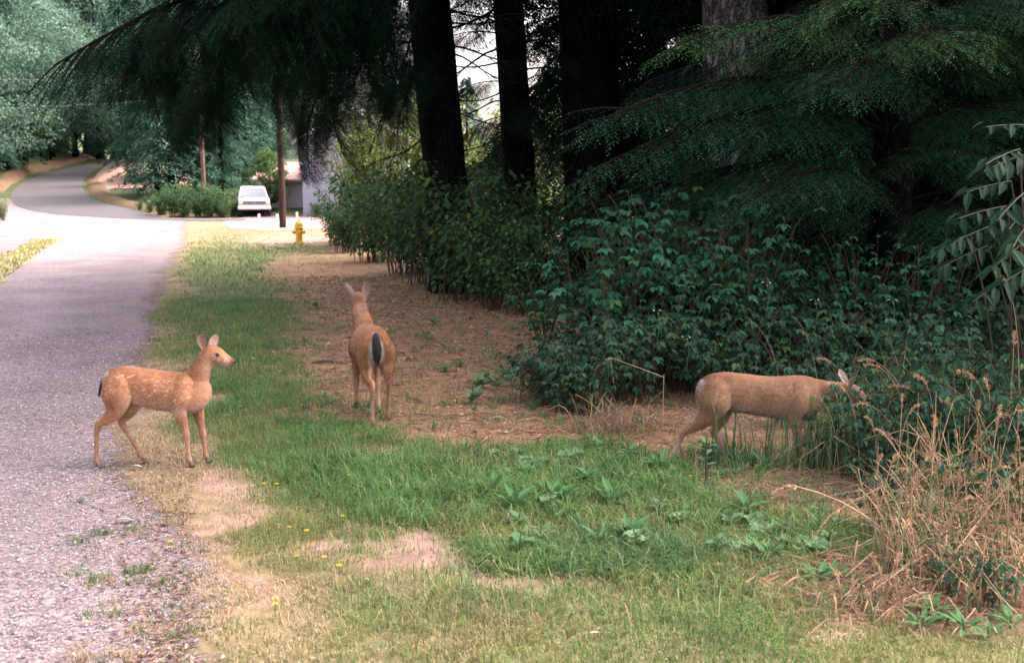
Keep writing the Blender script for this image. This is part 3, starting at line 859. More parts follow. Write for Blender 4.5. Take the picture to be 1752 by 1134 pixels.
def far_tree(proto, x, y, s, label, cat, group, rz=None):
    t = thing('forest_tree' if cat != 'bush' else 'bush', label, cat, (x, y, tz(x, y) - .1), random.uniform(0, 6.28) if rz is None else rz, group)
    inst(proto[1], 'trunk', t, Matrix.Diagonal((s, s, s, 1)))
    inst(proto[0], 'crown', t, Matrix.Diagonal((s * random.uniform(.9, 1.15), s * random.uniform(.9, 1.15), s, 1)))
    return t

# conifers between the far road and the truck
_n = ['first', 'second', 'third', 'fourth', 'fifth', 'sixth', 'seventh', 'eighth', 'ninth', 'tenth', 'eleventh']
_cx = [(262, 355, 88, 2, .8), (276, 358, 78, 0, .82), (300, 362, 74, 1, .75), (345, 360, 80, 0, 1.0), (385, 362, 77, 2, .95), (250, 352, 104, 1, .9), (318, 350, 98, 3, .85), (425, 362, 86, 0, .95), (455, 362, 92, 1, .8), (372, 360, 100, 3, .85), (285, 345, 102, 0, 1.0)]
_or = sorted(range(len(_cx)), key=lambda i: _cx[i][0])
for i_, (px, py, d, k, s) in enumerate(_cx):
    x = (px - 876) / FPX * d
    far_tree(FC[k], x, d, s, _n[_or.index(i_)] + ' layered green conifer from the road bend towards the parked truck', 'conifer tree', 'conifers behind the crossroads')
# tallest trees closing the view up the far hillside
for k, (px, d, s) in enumerate([(10, 150, 1.7), (70, 155, 1.8), (120, 148, 1.7), (165, 158, 1.9), (205, 150, 1.7), (240, 160, 1.9), (95, 128, 1.3), (140, 130, 1.25), (182, 133, 1.2), (40, 125, 1.35), (285, 158, 1.6), (-30, 140, 1.7)]):
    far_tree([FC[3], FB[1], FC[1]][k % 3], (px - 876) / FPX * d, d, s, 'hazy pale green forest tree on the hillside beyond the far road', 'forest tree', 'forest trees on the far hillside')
far_tree(FB[2], (466 - 876) / FPX * 66.5, 66.5, .42, 'small leafy tree standing between the white truck and the garage', 'tree', None)
# trees far beyond the clearing, seen between the left trunks
for (px, d, k, s, lab) in [(742, 70, 2, .62, 'small distant conifer seen in the gap right of the leftmost conifer trunk'), (800, 78, 0, .55, 'distant conifer seen just left of the slim dark trunk'), (700, 74, 1, .5, 'distant conifer seen just left of the leftmost trunk'), (935, 66, 2, .7, 'distant conifer seen right of the slim dark trunk')]:
    far_tree(FC[k], (px - 876) / FPX * d, d, s, lab, 'conifer tree', None)
# the forested hillside on the left
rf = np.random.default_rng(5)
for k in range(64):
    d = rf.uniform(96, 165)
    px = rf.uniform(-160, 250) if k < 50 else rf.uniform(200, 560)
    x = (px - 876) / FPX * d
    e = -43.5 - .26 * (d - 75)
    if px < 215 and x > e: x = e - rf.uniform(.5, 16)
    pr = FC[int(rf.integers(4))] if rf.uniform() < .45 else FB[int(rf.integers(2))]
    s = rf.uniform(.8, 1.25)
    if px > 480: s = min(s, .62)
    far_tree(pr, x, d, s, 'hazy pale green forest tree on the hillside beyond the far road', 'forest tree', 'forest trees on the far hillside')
for k in range(40):
    d = rf.uniform(72, 128)
    e = -41.3 - .26 * (d - 75) - rf.uniform(0, 3.5)
    pr = FB[int(rf.integers(3))] if k % 3 else FC[int(rf.integers(3))]
    far_tree(pr, e, d, rf.uniform(.7, 1.1), 'leafy tree lining the outer bank of the road bend', 'forest tree', 'trees along the outer bank of the bend')
# ------------------------------------------------------------------ truck, hydrant, poles, house
M_WHITE = plain('white_paint', (.66, .66, .67), .3, var=.03, scale=3, coat=.5)
M_GLASS = plain('windscreen_glass', (.14, .15, .18), .08, var=.1, scale=1.0, spec=.8)
M_CHROME = plain('chrome', (.75, .75, .77), .2, metal=.9, var=.05)
M_BLACK = plain('black_plastic', (.03, .03, .032), .6, var=.2)
M_RUBBER = plain('tyre_rubber', (.025, .025, .025), .85, var=.2)
M_LAMP = plain('headlamp_glass', (.70, .72, .74), .1, var=.05, spec=.7)
M_AMBER = plain('amber_lens', (.65, .26, .04), .2, var=.05)
M_YELLOW = plain('yellow_hydrant_paint', (.62, .36, .035), .5, var=.16, scale=14, bump=.1)
M_SIDING = plain('pale_house_siding', (.27, .275, .33), .8, var=.06, scale=1.5)
M_ROOFRED = plain('faded_red_roofing', (.30, .18, .165), .9, var=.15, scale=5)
M_ROOFGREY = plain('grey_roofing', (.30, .29, .31), .9, var=.15, scale=5)
M_WALLGREY = plain('grey_garage_wall', (.38, .34, .34), .9, var=.1, scale=2)
M_TRIM = plain('white_trim', (.75, .74, .74), .6, var=.04)
M_WINDOW = plain('window_glass', (.10, .12, .15), .1, var=.2, scale=1, spec=.8)
M_CABLE = plain('cable', (.05, .05, .05), .7)

def prism_x(m, prof, x0, x1, col=(1, 1, 1), taper=None):
    """closed side profile (y, z) extruded across x; taper gives the half-width factor per point"""
    n = len(prof); c = (x0 + x1) / 2; hw = (x1 - x0) / 2
    tp = taper or [1] * n
    v = [(c - hw * k, y, z) for (y, z), k in zip(prof, tp)] + [(c + hw * k, y, z) for (y, z), k in zip(prof, tp)]
    f = [[i, (i + 1) % n, n + (i + 1) % n, n + i] for i in range(n)] + [list(range(n))[::-1], list(range(n, 2 * n))]
    m.add(v, f, col)

def bevel_obj(o, wdt=.02, seg=2):
    b = o.modifiers.new('bevel', 'BEVEL'); b.width = wdt; b.segments = seg; b.limit_method = 'ANGLE'; b.angle_limit = rad(35)

def truck(x, y, rz):
    t = thing('pickup_truck', 'white pickup truck parked facing the camera at the end of the driveway', 'truck', (x, y, tz(x, y)), rz)
    m = MB()
    prism_x(m, [(0.02, .50), (0.0, .95), (.10, 1.09), (1.35, 1.17), (3.1, 1.17), (3.1, .45), (.15, .45)], -.95, .95, taper=[.98, .97, .93, .95, .97, 1, 1])
    body = m.build('body', M_WHITE, t); bevel_obj(body, .05, 3)
    m = MB()
    prism_x(m, [(1.30, 1.15), (1.98, 1.76), (2.2, 1.83), (2.9, 1.82), (3.1, 1.72), (3.12, 1.15)], -.88, .88, taper=[1.0, .82, .78, .78, .82, 1.0])
    cab = m.build('cab', M_WHITE, t); bevel_obj(cab, .045, 3)
    m = MB()
    prism_x(m, [(3.18, .5), (3.18, 1.2), (5.4, 1.2), (5.4, .5)], -.95, .95)
    bed = m.build('cargo_bed', M_WHITE, t); bevel_obj(bed, .03)
    # windscreen, a slab standing on the slope
    m = MB()
    a, b = np.array([1.33, 1.205]), np.array([1.93, 1.735])
    nrm = np.array([-(b - a)[1], (b - a)[0]]); nrm = nrm / np.linalg.norm(nrm) * .012
    if nrm[0] > 0: nrm = -nrm
    q0, q1 = a + nrm, b + nrm
    v = [(-.78, *q0), (.78, *q0), (.655, *q1), (-.655, *q1), (-.78, *(a - nrm * 3)), (.78, *(a - nrm * 3)), (.655, *(b - nrm * 3)), (-.655, *(b - nrm * 3))]
    m.add(v, [(0, 1, 2, 3), (4, 7, 6, 5), (0, 4, 5, 1), (1, 5, 6, 2), (2, 6, 7, 3), (3, 7, 4, 0)], (1, 1, 1))
    ws = m.build('windscreen', M_GLASS, t)
    for s in (-1, 1):
        m = MB(); m.tube([(s * .25 - .25, 1.36, 1.225), (s * .25 + .22, 1.55, 1.42)], .009, (0, 0, 0), n=5); m.build('wiper', M_BLACK, ws)
    m = MB(); m.box((0, -.005, .86), (1.30, .05, .20), (0, 0, 0), bevel=.015)
    gr = m.build('grille', M_BLACK, t)
    for k in range(3):
        m = MB(); m.box((0, -.035, .80 + .06 * k), (1.28, .03, .022), (1, 1, 1)); m.build('grille_bar', M_CHROME, gr)
    m = MB(); m.box((0, -.04, .86), (.16, .02, .05), (1, 1, 1), bevel=.012); m.build('badge', M_CHROME, gr)
    for s in (-1, 1):
        m = MB(); m.box((s * .775, -.005, .88), (.22, .06, .16), (1, 1, 1), bevel=.02); m.build('headlight', M_LAMP, t)
        m = MB(); m.box((s * .775, -.005, .77), (.22, .05, .045), (1, 1, 1), bevel=.01); m.build('turn_signal', M_AMBER, t)
        m = MB(); m.box((s * 1.09, 1.55, 1.27), (.17, .09, .2), (0, 0, 0), bevel=.03); m.tube([(s * .90, 1.56, 1.2), (s * 1.05, 1.56, 1.23)], .02, (0, 0, 0), n=6); m.build('wing_mirror', M_BLACK, t)
        m = MB(); m.box((s * .955, 2.15, .88), (.03, 1.2, .62), (1, 1, 1), bevel=.012); d = m.build('door', M_WHITE, t)
        m = MB(); m.box((s * .98, 2.6, 1.04), (.03, .18, .04), (0, 0, 0), bevel=.008); m.build('handle', M_BLACK, d)
        for yy in (.85, 4.35):
            m = MB(); m.lathe([(.20, -.11), (.36, -.12), (.385, -.08), (.385, .08), (.36, .12), (.20, .11), (.20, -.11)], (0, 0, 0), 26, (s * .87, yy, .385), 'x'); wh = m.build('wheel', M_RUBBER, t, smooth=True)
            m = MB(); m.lathe([(.0, -.06), (.10, -.075), (.19, -.05), (.215, -.10), (.215, .10), (.19, .05), (.10, .075), (0, .06)], (1, 1, 1), 20, (s * .87, yy, .385), 'x'); m.build('rim', M_CHROME, wh, smooth=True)
    m = MB(); m.box((0, -.12, .57), (1.92, .16, .19), (1, 1, 1), bevel=.04)
    bp = m.build('front_bumper', M_WHITE, t)
    m = MB(); m.box((0, -.205, .565), (.34, .012, .13), (1, 1, 1)); m.build('number_plate', M_TRIM, bp)
    m = MB(); m.box((0, 2.6, .5), (1.3, 4.6, .14), (0, 0, 0)); m.build('chassis', M_BLACK, t)
pt = at(436, 372)
truck(pt.x, pt.y, rad(16))

def hydrant(x, y):
    t = thing('fire_hydrant', 'yellow fire hydrant standing in the grass at the far end of the verge', 'fire hydrant', (x, y, tz(x, y)), rad(20))
    c = (1, 1, 1)
    m = MB(); m.lathe([(0, 0), (.165, 0), (.165, .035), (.12, .045), (.115, .09), (.108, .1), (.108, .40), (.125, .42), (.125, .45), (0, .45)], c, 24); m.build('barrel', M_YELLOW, t, smooth=False)
    m = MB(); m.lathe([(0, .452), (.15, .452), (.15, .485), (.128, .495), (.13, .56), (.115, .62), (.08, .665), (.045, .685), (0, .69)], c, 24); m.build('bonnet', M_YELLOW, t, smooth=True)
    m = MB(); m.lathe([(0, .688), (.032, .688), (.030, .735), (0, .74)], c, 5); m.build('operating_nut', M_YELLOW, t)
    for a, r_ in ((0, .045), (PI, .045), (-PI / 2, .062)):
        m = MB(); m.lathe([(0, .10), (r_, .10), (r_, .15), (r_ * 1.25, .152), (r_ * 1.25, .19), (r_ * .5, .20), (r_ * .4, .22), (0, .222)], c, 14, (0, 0, 0), 'x')
        o = m.build('nozzle_cap', M_YELLOW, t); o.location = (0, 0, .345); o.rotation_euler = (0, 0, a)
    for k in range(6):
        m = MB(); a = k * PI / 3; m.lathe([(0, .035), (.016, .035), (.016, .052), (0, .054)], c, 6, (.143 * math.cos(a), .143 * math.sin(a), 0)); m.build('flange_bolt', M_YELLOW, t)
ph = at(512, 416)
hydrant(ph.x, ph.y)

def pole(px, py, h, r, label, arm=False, mat=None):
    p = at(px, py)
    t = thing('utility_pole', label, 'utility pole', (p.x, p.y, p.z))
    m = MB(); zz = np.linspace(-.3, h, 14)
    m.tube(np.stack([.01 * np.sin(zz), 0 * zz, zz], 1), r * (1 - .25 * (zz + .3) / h), (1, 1, 1), n=14)
    m.build('pole_shaft', mat or M_WOOD_POLE, t, smooth=True)
    if arm:
        m = MB(); m.box((0, -.16, h - .5), (2.2, .1, .12), (1, 1, 1), bevel=.01); a = m.build('crossarm', M_WOOD_POLE, t)
        for xx in (-.95, -.45, .45, .95):
            m = MB(); m.lathe([(0, 0), (.03, 0), (.045, .03), (.03, .06), (.045, .09), (0, .12)], (1, 1, 1), 10, (xx, -.16, h - .44)); m.build('insulator', M_TRIM, a)
    return p, t
p1, _ = pole(350, 356, 10.5, .15, 'reddish wooden utility pole beyond the crossroads in front of the green conifers', True)
p2, _ = pole(484, 390, 9.5, .15, 'dark wooden pole between the white truck and the yellow hydrant', False, M_POLE_DARK)
for k, (dz, a) in enumerate([(9.9, (-46, 40, 11.2)), (8.4, (-42, 36, 7.2)), (7.2, (-40, 35, 5.0))]):
    A = np.array([p1.x, p1.y - .18, p1.z + dz]); Bq = np.array(a); q = np.linspace(0, 1, 24)[:, None]
    P = A * (1 - q) + Bq * q; P[:, 2] -= 4 * .8 * (q * (1 - q))[:, 0]
    m = MB(); m.tube(P, .011, (.1, .1, .1), n=5); o = m.build('overhead_cable', M_CABLE)
    tag(o, ['topmost', 'middle', 'lowest'][k] + ' overhead cable strung from the reddish pole across the far road', 'cable', 'overhead cables')

def post(px, py, h, r, label):
    p = at(px, py)
    t = thing('marker_post', label, 'post', p)
    m = MB(); m.tube([(0, 0, -.1), (0, 0, h * .5), (0, 0, h - .02), (0, 0, h)], [r, r, r, r * .7], (1, 1, 1), n=12); m.build('post_shaft', M_TRIM, t, smooth=True)
    m = MB(); m.box((0, -r - .006, h * .82), (r * 1.3, .012, .10), (1, 1, 1)); m.build('reflector', M_LAMP, t)
post(256, 363, .72, .10, 'white roadside marker post on the inside of the bend')
post(443, 375.5, .30, .07, 'short white post in front of the truck bumper')
post(474, 376, .30, .07, 'short white post right beside the dark wooden pole')
post(508, 373, .34, .07, 'short white post just left of the pale house wall')

def house():
    d = 62.0; x0 = (521 - 876) / FPX * d; z0 = tz(x0, d)
    t = thing('house', 'pale lavender house wall half hidden behind the yellow-green shrub', 'house', (x0, d, z0))
    W, Dp, H, RH = 6.4, 8.0, 4.6, 1.7
    m = MB()
    v = [(0, 0, -.3), (W, 0, -.3), (W, 0, H), (W / 2, 0, H + RH), (0, 0, H)]
    v = v + [(a, Dp, c) for a, b, c in v]
    m.add(v, [(0, 1, 2, 3, 4), (9, 8, 7, 6, 5), (0, 5, 6, 1), (1, 6, 7, 2), (4, 9, 5, 0)], (1, 1, 1))
    wl = m.build('wall', M_SIDING, t)
    # lap siding on the gable wall, each board proud of the wall and lapping the next
    nb = 26
    def hw(z): return (0, W) if z <= H else ((z - H) / RH * W / 2, W - (z - H) / RH * W / 2)
    for k in range(nb):
        za = k * (H + RH) / nb; zb = za + (H + RH) / nb
        a0, a1 = hw(zb - .01)
        if a1 - a0 < .3: continue
        m = MB()
        vv = [(a0 + .01, -.03, za), (a1 - .01, -.03, za), (a1 - .01, -.008, zb), (a0 + .01, -.008, zb), (a0 + .01, 0.01, za), (a1 - .01, 0.01, za), (a1 - .01, 0.01, zb), (a0 + .01, 0.01, zb)]
        m.add(vv, [(0, 1, 2, 3), (4, 7, 6, 5), (0, 4, 5, 1), (1, 5, 6, 2), (2, 6, 7, 3), (3, 7, 4, 0)], (1, 1, 1)); m.build('siding_board', M_SIDING, wl)
    for s in (0, 1):
        e = np.array([-.45 if s == 0 else W + .45, H - .45 * RH / (W / 2)]); r_ = np.array([W / 2, H + RH])
        m = MB(); th = .14
        v = [(e[0], -.5, e[1] + .02), (r_[0], -.5, r_[1] + .02), (r_[0], -.5, r_[1] + th), (e[0], -.5, e[1] + th)]
        v = v + [(a, Dp + .5, c) for a, b, c in v]
        m.add(v, [(0, 1, 2, 3), (7, 6, 5, 4), (0, 4, 5, 1), (1, 5, 6, 2), (2, 6, 7, 3), (3, 7, 4, 0)], (1, 1, 1)); ro = m.build('roof', M_ROOFGREY, t)
        m = MB()
        v = [(e[0], -.54, e[1] - .12), (r_[0], -.54, r_[1] - .12), (r_[0], -.54, r_[1] + .10), (e[0], -.54, e[1] + .10)]
        v = v + [(a, -.503, c) for a, b, c in v]
        m.add(v, [(0, 1, 2, 3), (7, 6, 5, 4), (0, 4, 5, 1), (1, 5, 6, 2), (2, 6, 7, 3), (3, 7, 4, 0)], (1, 1, 1)); m.build('bargeboard', M_TRIM, ro)
    for (cx, cz) in ((4.6, 1.55), (3.2, 4.2)):
        m = MB(); m.box((cx, -.045, cz), (.86, .06, 1.16), (1, 1, 1)); wdw = m.build('window', M_TRIM, t)
        m = MB(); m.box((cx, -.06, cz + .27), (.7, .05, .46), (1, 1, 1)); m.build('pane', M_WINDOW, wdw)
        m = MB(); m.box((cx, -.06, cz - .27), (.7, .05, .46), (1, 1, 1)); m.build('pane', M_WINDOW, wdw)
    # garage with the faded red roof, left of the house
    d2 = 68.0; xg = (452 - 876) / FPX * d2
    g = thing('garage', 'low grey garage with a faded red roof behind the dark wooden pole', 'garage', (xg, d2, tz(xg, d2)))
    W2, H2 = 4.2, 1.75
    m = MB(); m.box((W2 / 2, 2.5, H2 / 2 - .1), (W2, 5, H2 + .2), (1, 1, 1)); m.build('wall', M_WALLGREY, g)
    m = MB(); prism_x(m, [(-.6, H2 - .05), (2.5, H2 + 1.15), (5.6, H2 - .05), (5.6, H2 + .1), (2.5, H2 + 1.3), (-.6, H2 + .1)], -.5, W2 + .3); m.build('roof', M_ROOFRED, g)
    m = MB(); m.box((3.0, -.02, H2 / 2 - .1), (1.6, .05, H2 - .25), (1, 1, 1)); dr = m.build('door', M_TRIM if False else M_WALLGREY, g)
    m = MB(); m.box((1.2, -.03, 1.15), (.9, .06, .7), (1, 1, 1)); wd = m.build('window', M_TRIM, g)
    m = MB(); m.box((1.2, -.05, 1.15), (.74, .05, .54), (1, 1, 1)); m.build('pane', M_WINDOW, wd)
house()

# ------------------------------------------------------------------ the deer
def section_loft(m, secs, n=22):
    """body sections (x, ztop, zbot, halfwidth, y) lofted along x, egg-shaped"""
    th = np.linspace(0, 2 * PI, n, endpoint=False)
    rows = []
    for s in secs:
        x, zt, zb, hw = s[:4]; yo = s[4] if len(s) > 4 else 0
        c, h = (zt + zb) / 2, (zt - zb) / 2
        yy = hw * np.sign(np.cos(th)) * np.abs(np.cos(th)) ** .85 * (1 - .10 * np.sin(th))
        rows.append(np.stack([np.full(n, x), yo + yy, c + h * np.sin(th)], 1))
    V = np.stack(rows); k = len(rows)
    i = np.arange(k - 1)[:, None] * n; j = np.arange(n)[None]; kk = (j + 1) % n
    F = np.stack([i + j, i + kk, i + n + kk, i + n + j], -1).reshape(-1, 4)
    g = m.n
    Vc = np.concatenate([V.reshape(-1, 3), V[:1].mean(1), V[-1:].mean(1)])
    m.add(Vc, [], (1, 1, 1))
    jj = np.arange(n)
    m.f += [F + g, np.stack([np.full(n, k * n), (jj + 1) % n, jj], 1) + g, np.stack([np.full(n, k * n + 1), (k - 1) * n + jj, (k - 1) * n + (jj + 1) % n], 1) + g]

def spline(pts, per=5):
    P = np.array(pts, float); out = []
    for i in range(len(P) - 1):
        p0, p1, p2, p3 = P[max(i - 1, 0)], P[i], P[i + 1], P[min(i + 2, len(P) - 1)]
        for f in np.linspace(0, 1, per, endpoint=False):
            out.append(.5 * ((2 * p1) + (-p0 + p2) * f + (2 * p0 - 5 * p1 + 4 * p2 - p3) * f * f + (-p0 + 3 * p1 - 3 * p2 + p3) * f ** 3))
    out.append(P[-1]); return np.array(out)

def remesh(m, voxel, smooth_it):
    me = m.mesh('tmp')
    bm = bmesh.new(); bm.from_mesh(me); bmesh.ops.recalc_face_normals(bm, faces=bm.faces[:]); bm.to_mesh(me); bm.free()
    o = bpy.data.objects.new('tmp', me); COL.objects.link(o)
    md = o.modifiers.new('r', 'REMESH'); md.mode = 'VOXEL'; md.voxel_size = voxel; md.use_smooth_shade = True
    ms = o.modifiers.new('s', 'SMOOTH'); ms.factor = .5; ms.iterations = smooth_it
    bpy.context.view_layer.update()
    dg = bpy.context.evaluated_depsgraph_get()
    r_ = bpy.data.meshes.new_from_object(o.evaluated_get(dg))
    bpy.data.objects.remove(o, do_unlink=True)
    return r_

def ear_mesh(L, Wd, c_out, c_in):
    """cupped leaf-shaped ear along +Z, hollow side facing -Y, with thickness"""
    m = MB(); nu, nv = 11, 9
    rows = []; cols = []
    for side in (0, 1):
        for i in range(nu):
            u = i / (nu - 1)
            wd = Wd * (.42 + .95 * u - .1 * u * u) * (1 - u ** 3.2) * 1.05 + .002
            for j in range(nv):
                v = j / (nv - 1) * 2 - 1
                yy = .55 * wd * (1 - v * v) * (1 - .55 * u)
                rows.append((wd * v * .5, yy + (0 if side else -.006) * (1 - abs(v) ** 3), u * L))
                edge = abs(v) > .8 or u > .93
                cols.append(np.array(c_out) if side else (np.array(c_in) * (.35 if edge else 1)))
                if side and edge: cols[-1] = np.array(c_out) * .45
    n = nu * nv; F = []
    for i in range(nu - 1):
        for j in range(nv - 1):
            a = i * nv + j
            F += [(a, a + 1, a + nv + 1, a + nv), (n + a, n + a + nv, n + a + nv + 1, n + a + 1)]
    for i in range(nu - 1):
        for j in (0, nv - 1):
            a = i * nv + j; F.append((a, a + nv, n + a + nv, n + a))
    m.add(rows, F, np.array(cols))
    return m

def deer(name, label, loc, rz, S, kind):
    t = thing(name, label, 'deer', loc, rz, None)
    m = MB()
    body = spline(S['body'], 4); section_loft(m, [tuple(q) for q in body])
    for chain in ('neck', 'head'):
        c = spline(S[chain], 4)
        m.tube(c[:, [0, 1, 2]], c[:, 3], (1, 1, 1), n=16, lat=S.get(chain + '_lat', (0, 1, 0)), rb=c[:, 4])
    hoofs = []
    for leg in S['legs']:
        c = spline(leg, 4)
        m.tube(c[:, [0, 1, 2]], c[:, 3], (1, 1, 1), n=14, lat=(0, 1, 0), rb=c[:, 4])
        hoofs.append((leg[-1], leg[-2]))
    me = remesh(m, S.get('voxel', .006), 5)
    n = len(me.vertices); V = np.zeros(n * 3, np.float32); me.vertices.foreach_get('co', V); V = V.reshape(-1, 3).astype(float)
    Nn = np.zeros(n * 3, np.float32); me.vertices.foreach_get('normal', Nn); Nn = Nn.reshape(-1, 3)
    C = S['coat'](V, Nn)
    C = C * (.70 + .62 * fbm(V[:, 0] * 8 + V[:, 1] * 5, V[:, 2] * 9 + 3, 77))[:, None] * (.86 + .30 * fbm(V[:, 0] * 60 + V[:, 2] * 25, V[:, 2] * 130 + V[:, 1] * 60, 78))[:, None]
    a = me.attributes.new('col', 'FLOAT_COLOR', 'POINT')
    a.data.foreach_set('color', np.concatenate([C, np.ones((n, 1))], 1).astype(np.float32).ravel())
    me.materials.clear(); me.materials.append(M_FUR); me.name = 'deer_body'
    me.polygons.foreach_set('use_smooth', np.ones(len(me.polygons), bool))
    bo = inst(me, 'body', t)
    # short coat hairs lying along the body
    tri = len(me.polygons)
    ar = np.zeros(tri, np.float32); me.polygons.foreach_get('area', ar)
    ce = np.zeros(tri * 3, np.float32); me.polygons.foreach_get('center', ce); ce = ce.reshape(-1, 3)
    fn = np.zeros(tri * 3, np.float32); me.polygons.foreach_get('normal', fn); fn = fn.reshape(-1, 3)
    vi = np.array([p.vertices[0] for p in me.polygons])
    k = S.get('hairs', 26000); idx = R.choice(tri, k, p=ar / ar.sum())
    d = np.array([-.9, 0, -.35]) + .35 * fn[idx] + R.normal(0, .16, (k, 3))
    legz = sstep(.36, .26, V[vi[idx], 2])[:, None]
    d = d * (1 - legz) + legz * (np.array([0, 0, -1.0]) + .25 * fn[idx] + R.normal(0, .1, (k, 3)))
    hm = MB(); hm.leaves(ce[idx] - fn[idx] * .001, unit(d), fn[idx], R.uniform(.011, .021, k), .0028, C[vi[idx]] * R.uniform(.55, 1.38, (k, 1)), fold=0)
    hm.build('coat_hair', M_FUR, t)
    # hooves
    for (p, q) in hoofs:
        fx = S.get('hoof_fx', 1)
        for s in (-1, 1):
            hmesh = MB()
            prof = [(0, .017, .011), (.012, .015, .0105), (.026, .012, .009), (.034, .009, .007)]
            th = np.linspace(0, 2 * PI, 12, endpoint=False); rows = []
            for z, ra, rb in prof: rows.append(np.stack([ra * np.cos(th) + (.012 - z * .35), s * (.011) + rb * .85 * np.sin(th), np.full(12, z)], 1))
            Vh = np.concatenate(rows + [np.array([[.012, s * .011, 0]]), np.array([[0, s * .011, .034]])])
            i = np.arange(3)[:, None] * 12; j = np.arange(12)[None]; kk = (j + 1) % 12
            F = np.stack([i + j, i + kk, i + 12 + kk, i + 12 + j], -1).reshape(-1, 4)
            g = hmesh.n; hmesh.add(Vh, [], (.03, .026, .024)); jj = np.arange(12)
            hmesh.f += [F, np.stack([np.full(12, 48), (jj + 1) % 12, jj], 1), np.stack([np.full(12, 49), 36 + jj, 36 + (jj + 1) % 12], 1)]
            ho = hmesh.build('hoof', M_HOOF, t, smooth=True)
            ho.location = (p[0] - .004, p[1], p[2] - .028)
            if p[2] > .08: ho.rotation_euler = (0, 1.2, 0)
    for (loc_, rot, L, Wd) in S['ears']:
        e = ear_mesh(L, Wd, S['ear_out'], S['ear_in']).build('ear', M_FUR, t, smooth=True)
        e.location = loc_; e.rotation_euler = rot
    for p in S['eyes']:
        em = MB(); em.lathe([(0, -.0135)] + [(.0135 * math.sin(a_), -.0135 * math.cos(a_)) for a_ in np.linspace(.2, PI - .2, 9)] + [(0, .0135)], (.01, .008, .006), 14)
        eo = em.build('eye', M_EYE, t, smooth=True); eo.location = p
    nm = MB(); nm.lathe([(0, -.013)] + [(.013 * math.sin(a_), -.013 * math.cos(a_)) for a_ in np.linspace(.2, PI - .2, 9)] + [(0, .013)], (.02, .018, .02), 14)
    no = nm.build('nose', M_EYE, t, smooth=True); no.location = S['nose']; no.scale = (.8, 1.05, .8)
    tm = MB(); c = spline(S['tail'], 5); q = np.linspace(0, 1, len(c))
    tm.tube(c[:, :3], c[:, 3], S.get('tail_col', (.014, .012, .013)), n=14, lat=(0, 1, 0), rb=c[:, 4])
    tl = tm.build('tail', M_FUR, t, smooth=True)
    # ragged hairs along the tail, pale at its rim
    kk = 420; f_ = R.uniform(.05, 1, kk); sg = R.choice([-1, 1], kk) * R.uniform(.2, 1, kk)
    ii = f_ * (len(c) - 1); ctr = np.stack([np.interp(ii, np.arange(len(c)), c[:, e]) for e in range(3)], 1)
    wd_ = np.interp(ii, np.arange(len(c)), c[:, 4])
    hp = ctr + np.stack([-np.interp(ii, np.arange(len(c)), c[:, 3]) * .85 * np.sqrt(np.maximum(0, 1 - sg ** 2)), sg * wd_ * .9, np.zeros(kk)], 1)
    hd = np.stack([-.1 * np.ones(kk), sg * .35, -np.ones(kk)], 1) + R.normal(0, .15, (kk, 3))
    tc = np.array(S.get('tail_col', (.014, .012, .013)))
    hc = np.where((np.abs(sg) > .88)[:, None], np.array([.42, .34, .29]) if 'tail_col' not in S else tc * 2, tc * R.uniform(.7, 1.6, (kk, 1)))
    th_ = MB(); th_.leaves(hp, hd, np.repeat([[-1.0, 0, .1]], kk, 0), R.uniform(.02, .038, kk), .0035, hc, fold=0)
    th_.build('tail_hair', M_FUR, tl)
    return t
M_HOOF = plain('hoof_horn', (.08, .058, .048), .45, var=.2)
M_EYE = plain('dark_wet_eye', (.012, .009, .008), .12, var=.1, spec=.7)

def lerpc(a, b, f): return a * (1 - f[:, None]) + np.asarray(b) * f[:, None]
RED = np.array([.37, .172, .086]); PALE = np.array([.50, .32, .245]); DARKR = np.array([.20, .078, .038])

# ---- fawn
F_BODY = [(-.262, .555, .515, .02), (-.243, .59, .455, .055), (-.19, .617, .41, .072), (-.12, .628, .402, .072), (-.04, .618, .378, .080), (.05, .602, .357, .091), (.13, .592, .348, .088), (.21, .586, .335, .082), (.27, .586, .332, .074), (.318, .575, .350, .060), (.352, .545, .39, .042), (.374, .50, .435, .02)]
F_NECK = [(.24, 0, .50, .085, .06), (.295, 0, .555, .074, .05), (.325, 0, .61, .057, .042), (.348, 0, .655, .049, .038), (.366, 0, .70, .046, .036)]
F_HEAD = [(.340, 0, .702, .022, .022), (.358, 0, .704, .045, .036), (.388, 0, .701, .053, .043), (.42, 0, .689, .048, .040), (.45, 0, .672, .038, .030), (.48, 0, .656, .030, .023), (.505, 0, .644, .026, .020), (.519, 0, .638, .016, .013)]
def mirror(leg, dy): return [(a, dy, c, d, e) for a, b, c, d, e in leg]
